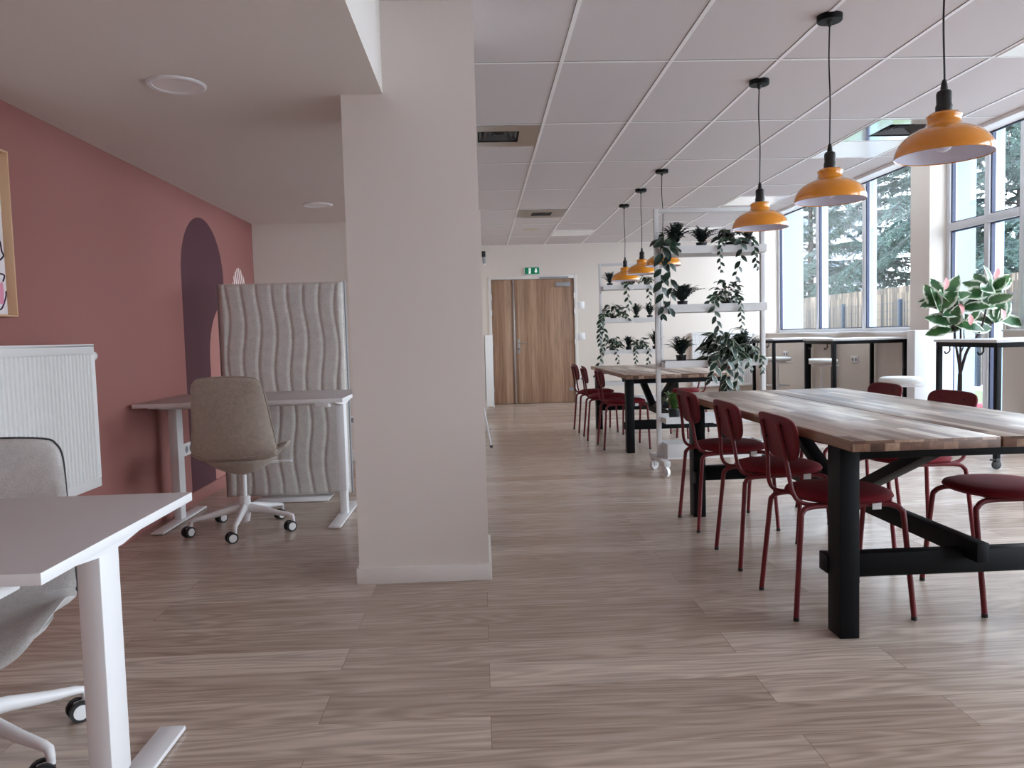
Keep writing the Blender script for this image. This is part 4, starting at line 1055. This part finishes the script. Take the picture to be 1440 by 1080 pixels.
for k in range(14):
    f = B(); box(f, -.02, .02, -1.1 + .15 * k, -1.0 + .15 * k, .05, 1.9, .003); obj('slat', f, 'bluewood', t)
f = B(); box(f, .02, .05, -1.15, 1.05, .3, .38); box(f, .02, .05, -1.15, 1.05, 1.5, 1.58); obj('cross_rail', f, 'bluemetal', t)
b = B(); box(b, 9.55, 9.8, 9.35, 9.62, -.1, 2.0, .01)
tag(obj('gate_post', b, 'stone'), 'pale stone gate post beside the blue slatted gate', 'post')
b = B(); box(b, 6.7, 6.95, 9.2, 10.2, -.12, .03, .02)
tag(obj('flower_bed_edge', b, 'redblock'), 'low red block on the ground outside the glazed door', 'kerb')

t = thing('apartment_building', 'pale apartment block far behind the conifers', 'building', (21.5, 50, -.2))
f = B(); box(f, -3, 3, -4, 4, 0, 11); obj('wall', f, 'bldg', t)
f = B(); box(f, -3.2, 3.2, -4.2, 4.2, 11, 11.3); obj('roof', f, 'stone', t)
for zz in (1.2, 4.0, 6.8):
    for yy in (-2.4, 0, 2.4):
        f = B(); box(f, -3.05, -2.98, yy - .6, yy + .6, zz, zz + 1.5); w_ = obj('window', f, 'skirt', t)
        f = B(); box(f, -3.07, -3.04, yy - .5, yy + .5, zz + .1, zz + 1.4); obj('pane', f, 'bldgwin', w_)
    for xx in (-1.8, 0.2, 2):
        f = B(); box(f, xx - .6, xx + .6, -4.05, -3.98, zz, zz + 1.5); w_ = obj('window', f, 'skirt', t)
        f = B(); box(f, xx - .5, xx + .5, -4.07, -4.04, zz + .1, zz + 1.4); obj('pane', f, 'bldgwin', w_)

def conifer(label, x, y, H, seed, z0=1.2, spread=4.0, dens=1.0, gap=.12):
    """cedar-like tree: long drooping boughs carrying flat sprays of needles"""
    t = thing('conifer_tree', label, 'conifer', (x, y, -.15), 0, 'conifers outside the windows'); r = random.Random(seed)
    f = B(); tube(f, [(0, 0, 0), (.05, 0, H * .5), (0, .05, H)], .17, 12, 4, r1=.03); obj('trunk', f, 'trunk', t)
    br = B(); nd = [B(), B()]
    nb = int(H * 5.2 * dens)
    for k in range(nb):
        z = z0 + (H - z0) * (k + r.random()) / nb; a = k * 2.399 + r.uniform(-.5, .5); L = spread * (1.02 - (z / H)) ** .75 * r.uniform(.6, 1.15) + .3
        c, s = math.cos(a), math.sin(a); side = Vector((-s, c, 0)); rise = r.uniform(-.05, .22); bend = r.uniform(-.25, .25)
        P = catmull([(0, 0, z), (c * L * .35, s * L * .35, z + rise * L * .6), tuple(Vector((c * L * .7, s * L * .7, z + rise * L * .7)) + side * bend * L * .3), tuple(Vector((c * L, s * L, z + (rise - .25) * L)) + side * bend * L * .6)], 7)
        tube(br, P, .028 * (L / spread) + .012, 5, r1=.006, cap=False)
        for i in range(3, len(P)):
            if r.random() < gap: continue
            q0 = i / len(P)
            for q in range(4):
                sg = 1 if q % 2 else -1; tl = L * (.34 - .22 * q0) * r.uniform(.6, 1.1); p = P[i].lerp(P[i - 1], r.random())
                d = (side * sg * r.uniform(.5, 1) + (P[i] - P[i - 1]).normalized() * r.uniform(.35, 1) + Vector((0, 0, r.uniform(-.35, .05)))).normalized()
                b_ = nd[r.random() < .45]; m_ = max(5, int(tl / .055)); pp = p.copy()
                for w in range(m_):
                    d = (d + Vector((r.uniform(-.12, .12), r.uniform(-.12, .12), -.045))).normalized(); pp = pp + d * (tl / m_)
                    for _ in range(6):
                        ln = .085 * r.uniform(.7, 1.5)
                        n_ = (d * .6 + Vector((r.uniform(-1, 1), r.uniform(-1, 1), r.uniform(-.9, .7)))).normalized(); u = n_.orthogonal().normalized() * .015
                        b_.faces.new([b_.verts.new(v) for v in (pp - u, pp + u, pp + n_ * ln)])
    obj('branches', br, 'trunk', t)
    for b_, m in zip(nd, ('needle', 'needle2')): obj('foliage', b_, m, t, None)
    return t
conifer('blue-green conifer whose boughs fill the window beside the pier', 14.6, 25.2, 9.0, 1, 2.0, 4.6, 1.9)
conifer('tall blue-green conifer behind the glazed door and rubber plant', 14.3, 19.9, 9.5, 2, 1.7, 4.2, 2.1)
conifer('conifer in front of the pale apartment block', 14.4, 33.0, 10.0, 3, 2.0, 4.2, 1.5)

# ================================================================== LIGHT AND CAMERA
w = bpy.data.worlds.new('World'); sc.world = w; w.use_nodes = True; nt = w.node_tree; bg = nt.nodes['Background']
tc = nt.nodes.new('ShaderNodeTexCoord'); sp = nt.nodes.new('ShaderNodeSeparateXYZ'); cr = nt.nodes.new('ShaderNodeValToRGB')
nt.links.new(tc.outputs['Generated'], sp.inputs[0]); nt.links.new(sp.outputs[2], cr.inputs[0]); nt.links.new(cr.outputs[0], bg.inputs[0])
cr.color_ramp.elements[0].position = 0; cr.color_ramp.elements[0].color = (.90, .935, 1.0, 1)
cr.color_ramp.elements[1].position = .7; cr.color_ramp.elements[1].color = (.80, .87, 1.0, 1)
bg.inputs[1].default_value = 9

def portal(y0, y1, z0, z1):
    l = bpy.data.lights.new('window_portal', 'AREA'); l.shape = 'RECTANGLE'; l.size = y1 - y0; l.size_y = z1 - z0; l.cycles.is_portal = True
    o = bpy.data.objects.new('window_portal', l); C.objects.link(o); o.location = (EX + .05, (y0 + y1) / 2, (z0 + z1) / 2)
    o.rotation_euler = Matrix(((0, 0, 1), (-1, 0, 0), (0, -1, 0))).to_euler()
for q in ((8.31, YF, 1.03, 3.13), (6.8, 7.95, 0, 3.13), (6.1, 6.8, 1.03, 3.13), (3, 6.1, 0, 3.13), (-1.2, 2.6, 0, 3.13)): portal(*q)

cam = bpy.data.cameras.new('camera'); co = bpy.data.objects.new('camera', cam); C.objects.link(co)
yaw, pitch, roll = .0402, -.0617, -.0271
f0 = Vector((math.sin(yaw), math.cos(yaw), 0)); r0 = Vector((math.cos(yaw), -math.sin(yaw), 0)); u0 = Vector((0, 0, 1))
fw = f0 * math.cos(pitch) + u0 * math.sin(pitch); up = -f0 * math.sin(pitch) + u0 * math.cos(pitch)
rr = r0 * math.cos(roll) + up * math.sin(roll); uu = -r0 * math.sin(roll) + up * math.cos(roll)
mx = Matrix((rr, uu, -fw)).transposed().to_4x4(); mx.translation = (0, 0, 1.107); co.matrix_world = mx
cam.sensor_fit = 'HORIZONTAL'; cam.sensor_width = 36; cam.lens = 1079.34 / 1440 * 36; cam.clip_start = .05; cam.clip_end = 300
sc.camera = co
sc.view_settings.view_transform = 'Standard'; sc.view_settings.look = 'None'; sc.view_settings.gamma = 1; sc.view_settings.use_curve_mapping = False
sc.view_settings.exposure = .27
try:
    sc.cycles.max_bounces = 10; sc.cycles.diffuse_bounces = 7; sc.cycles.transparent_max_bounces = 16
except Exception: pass
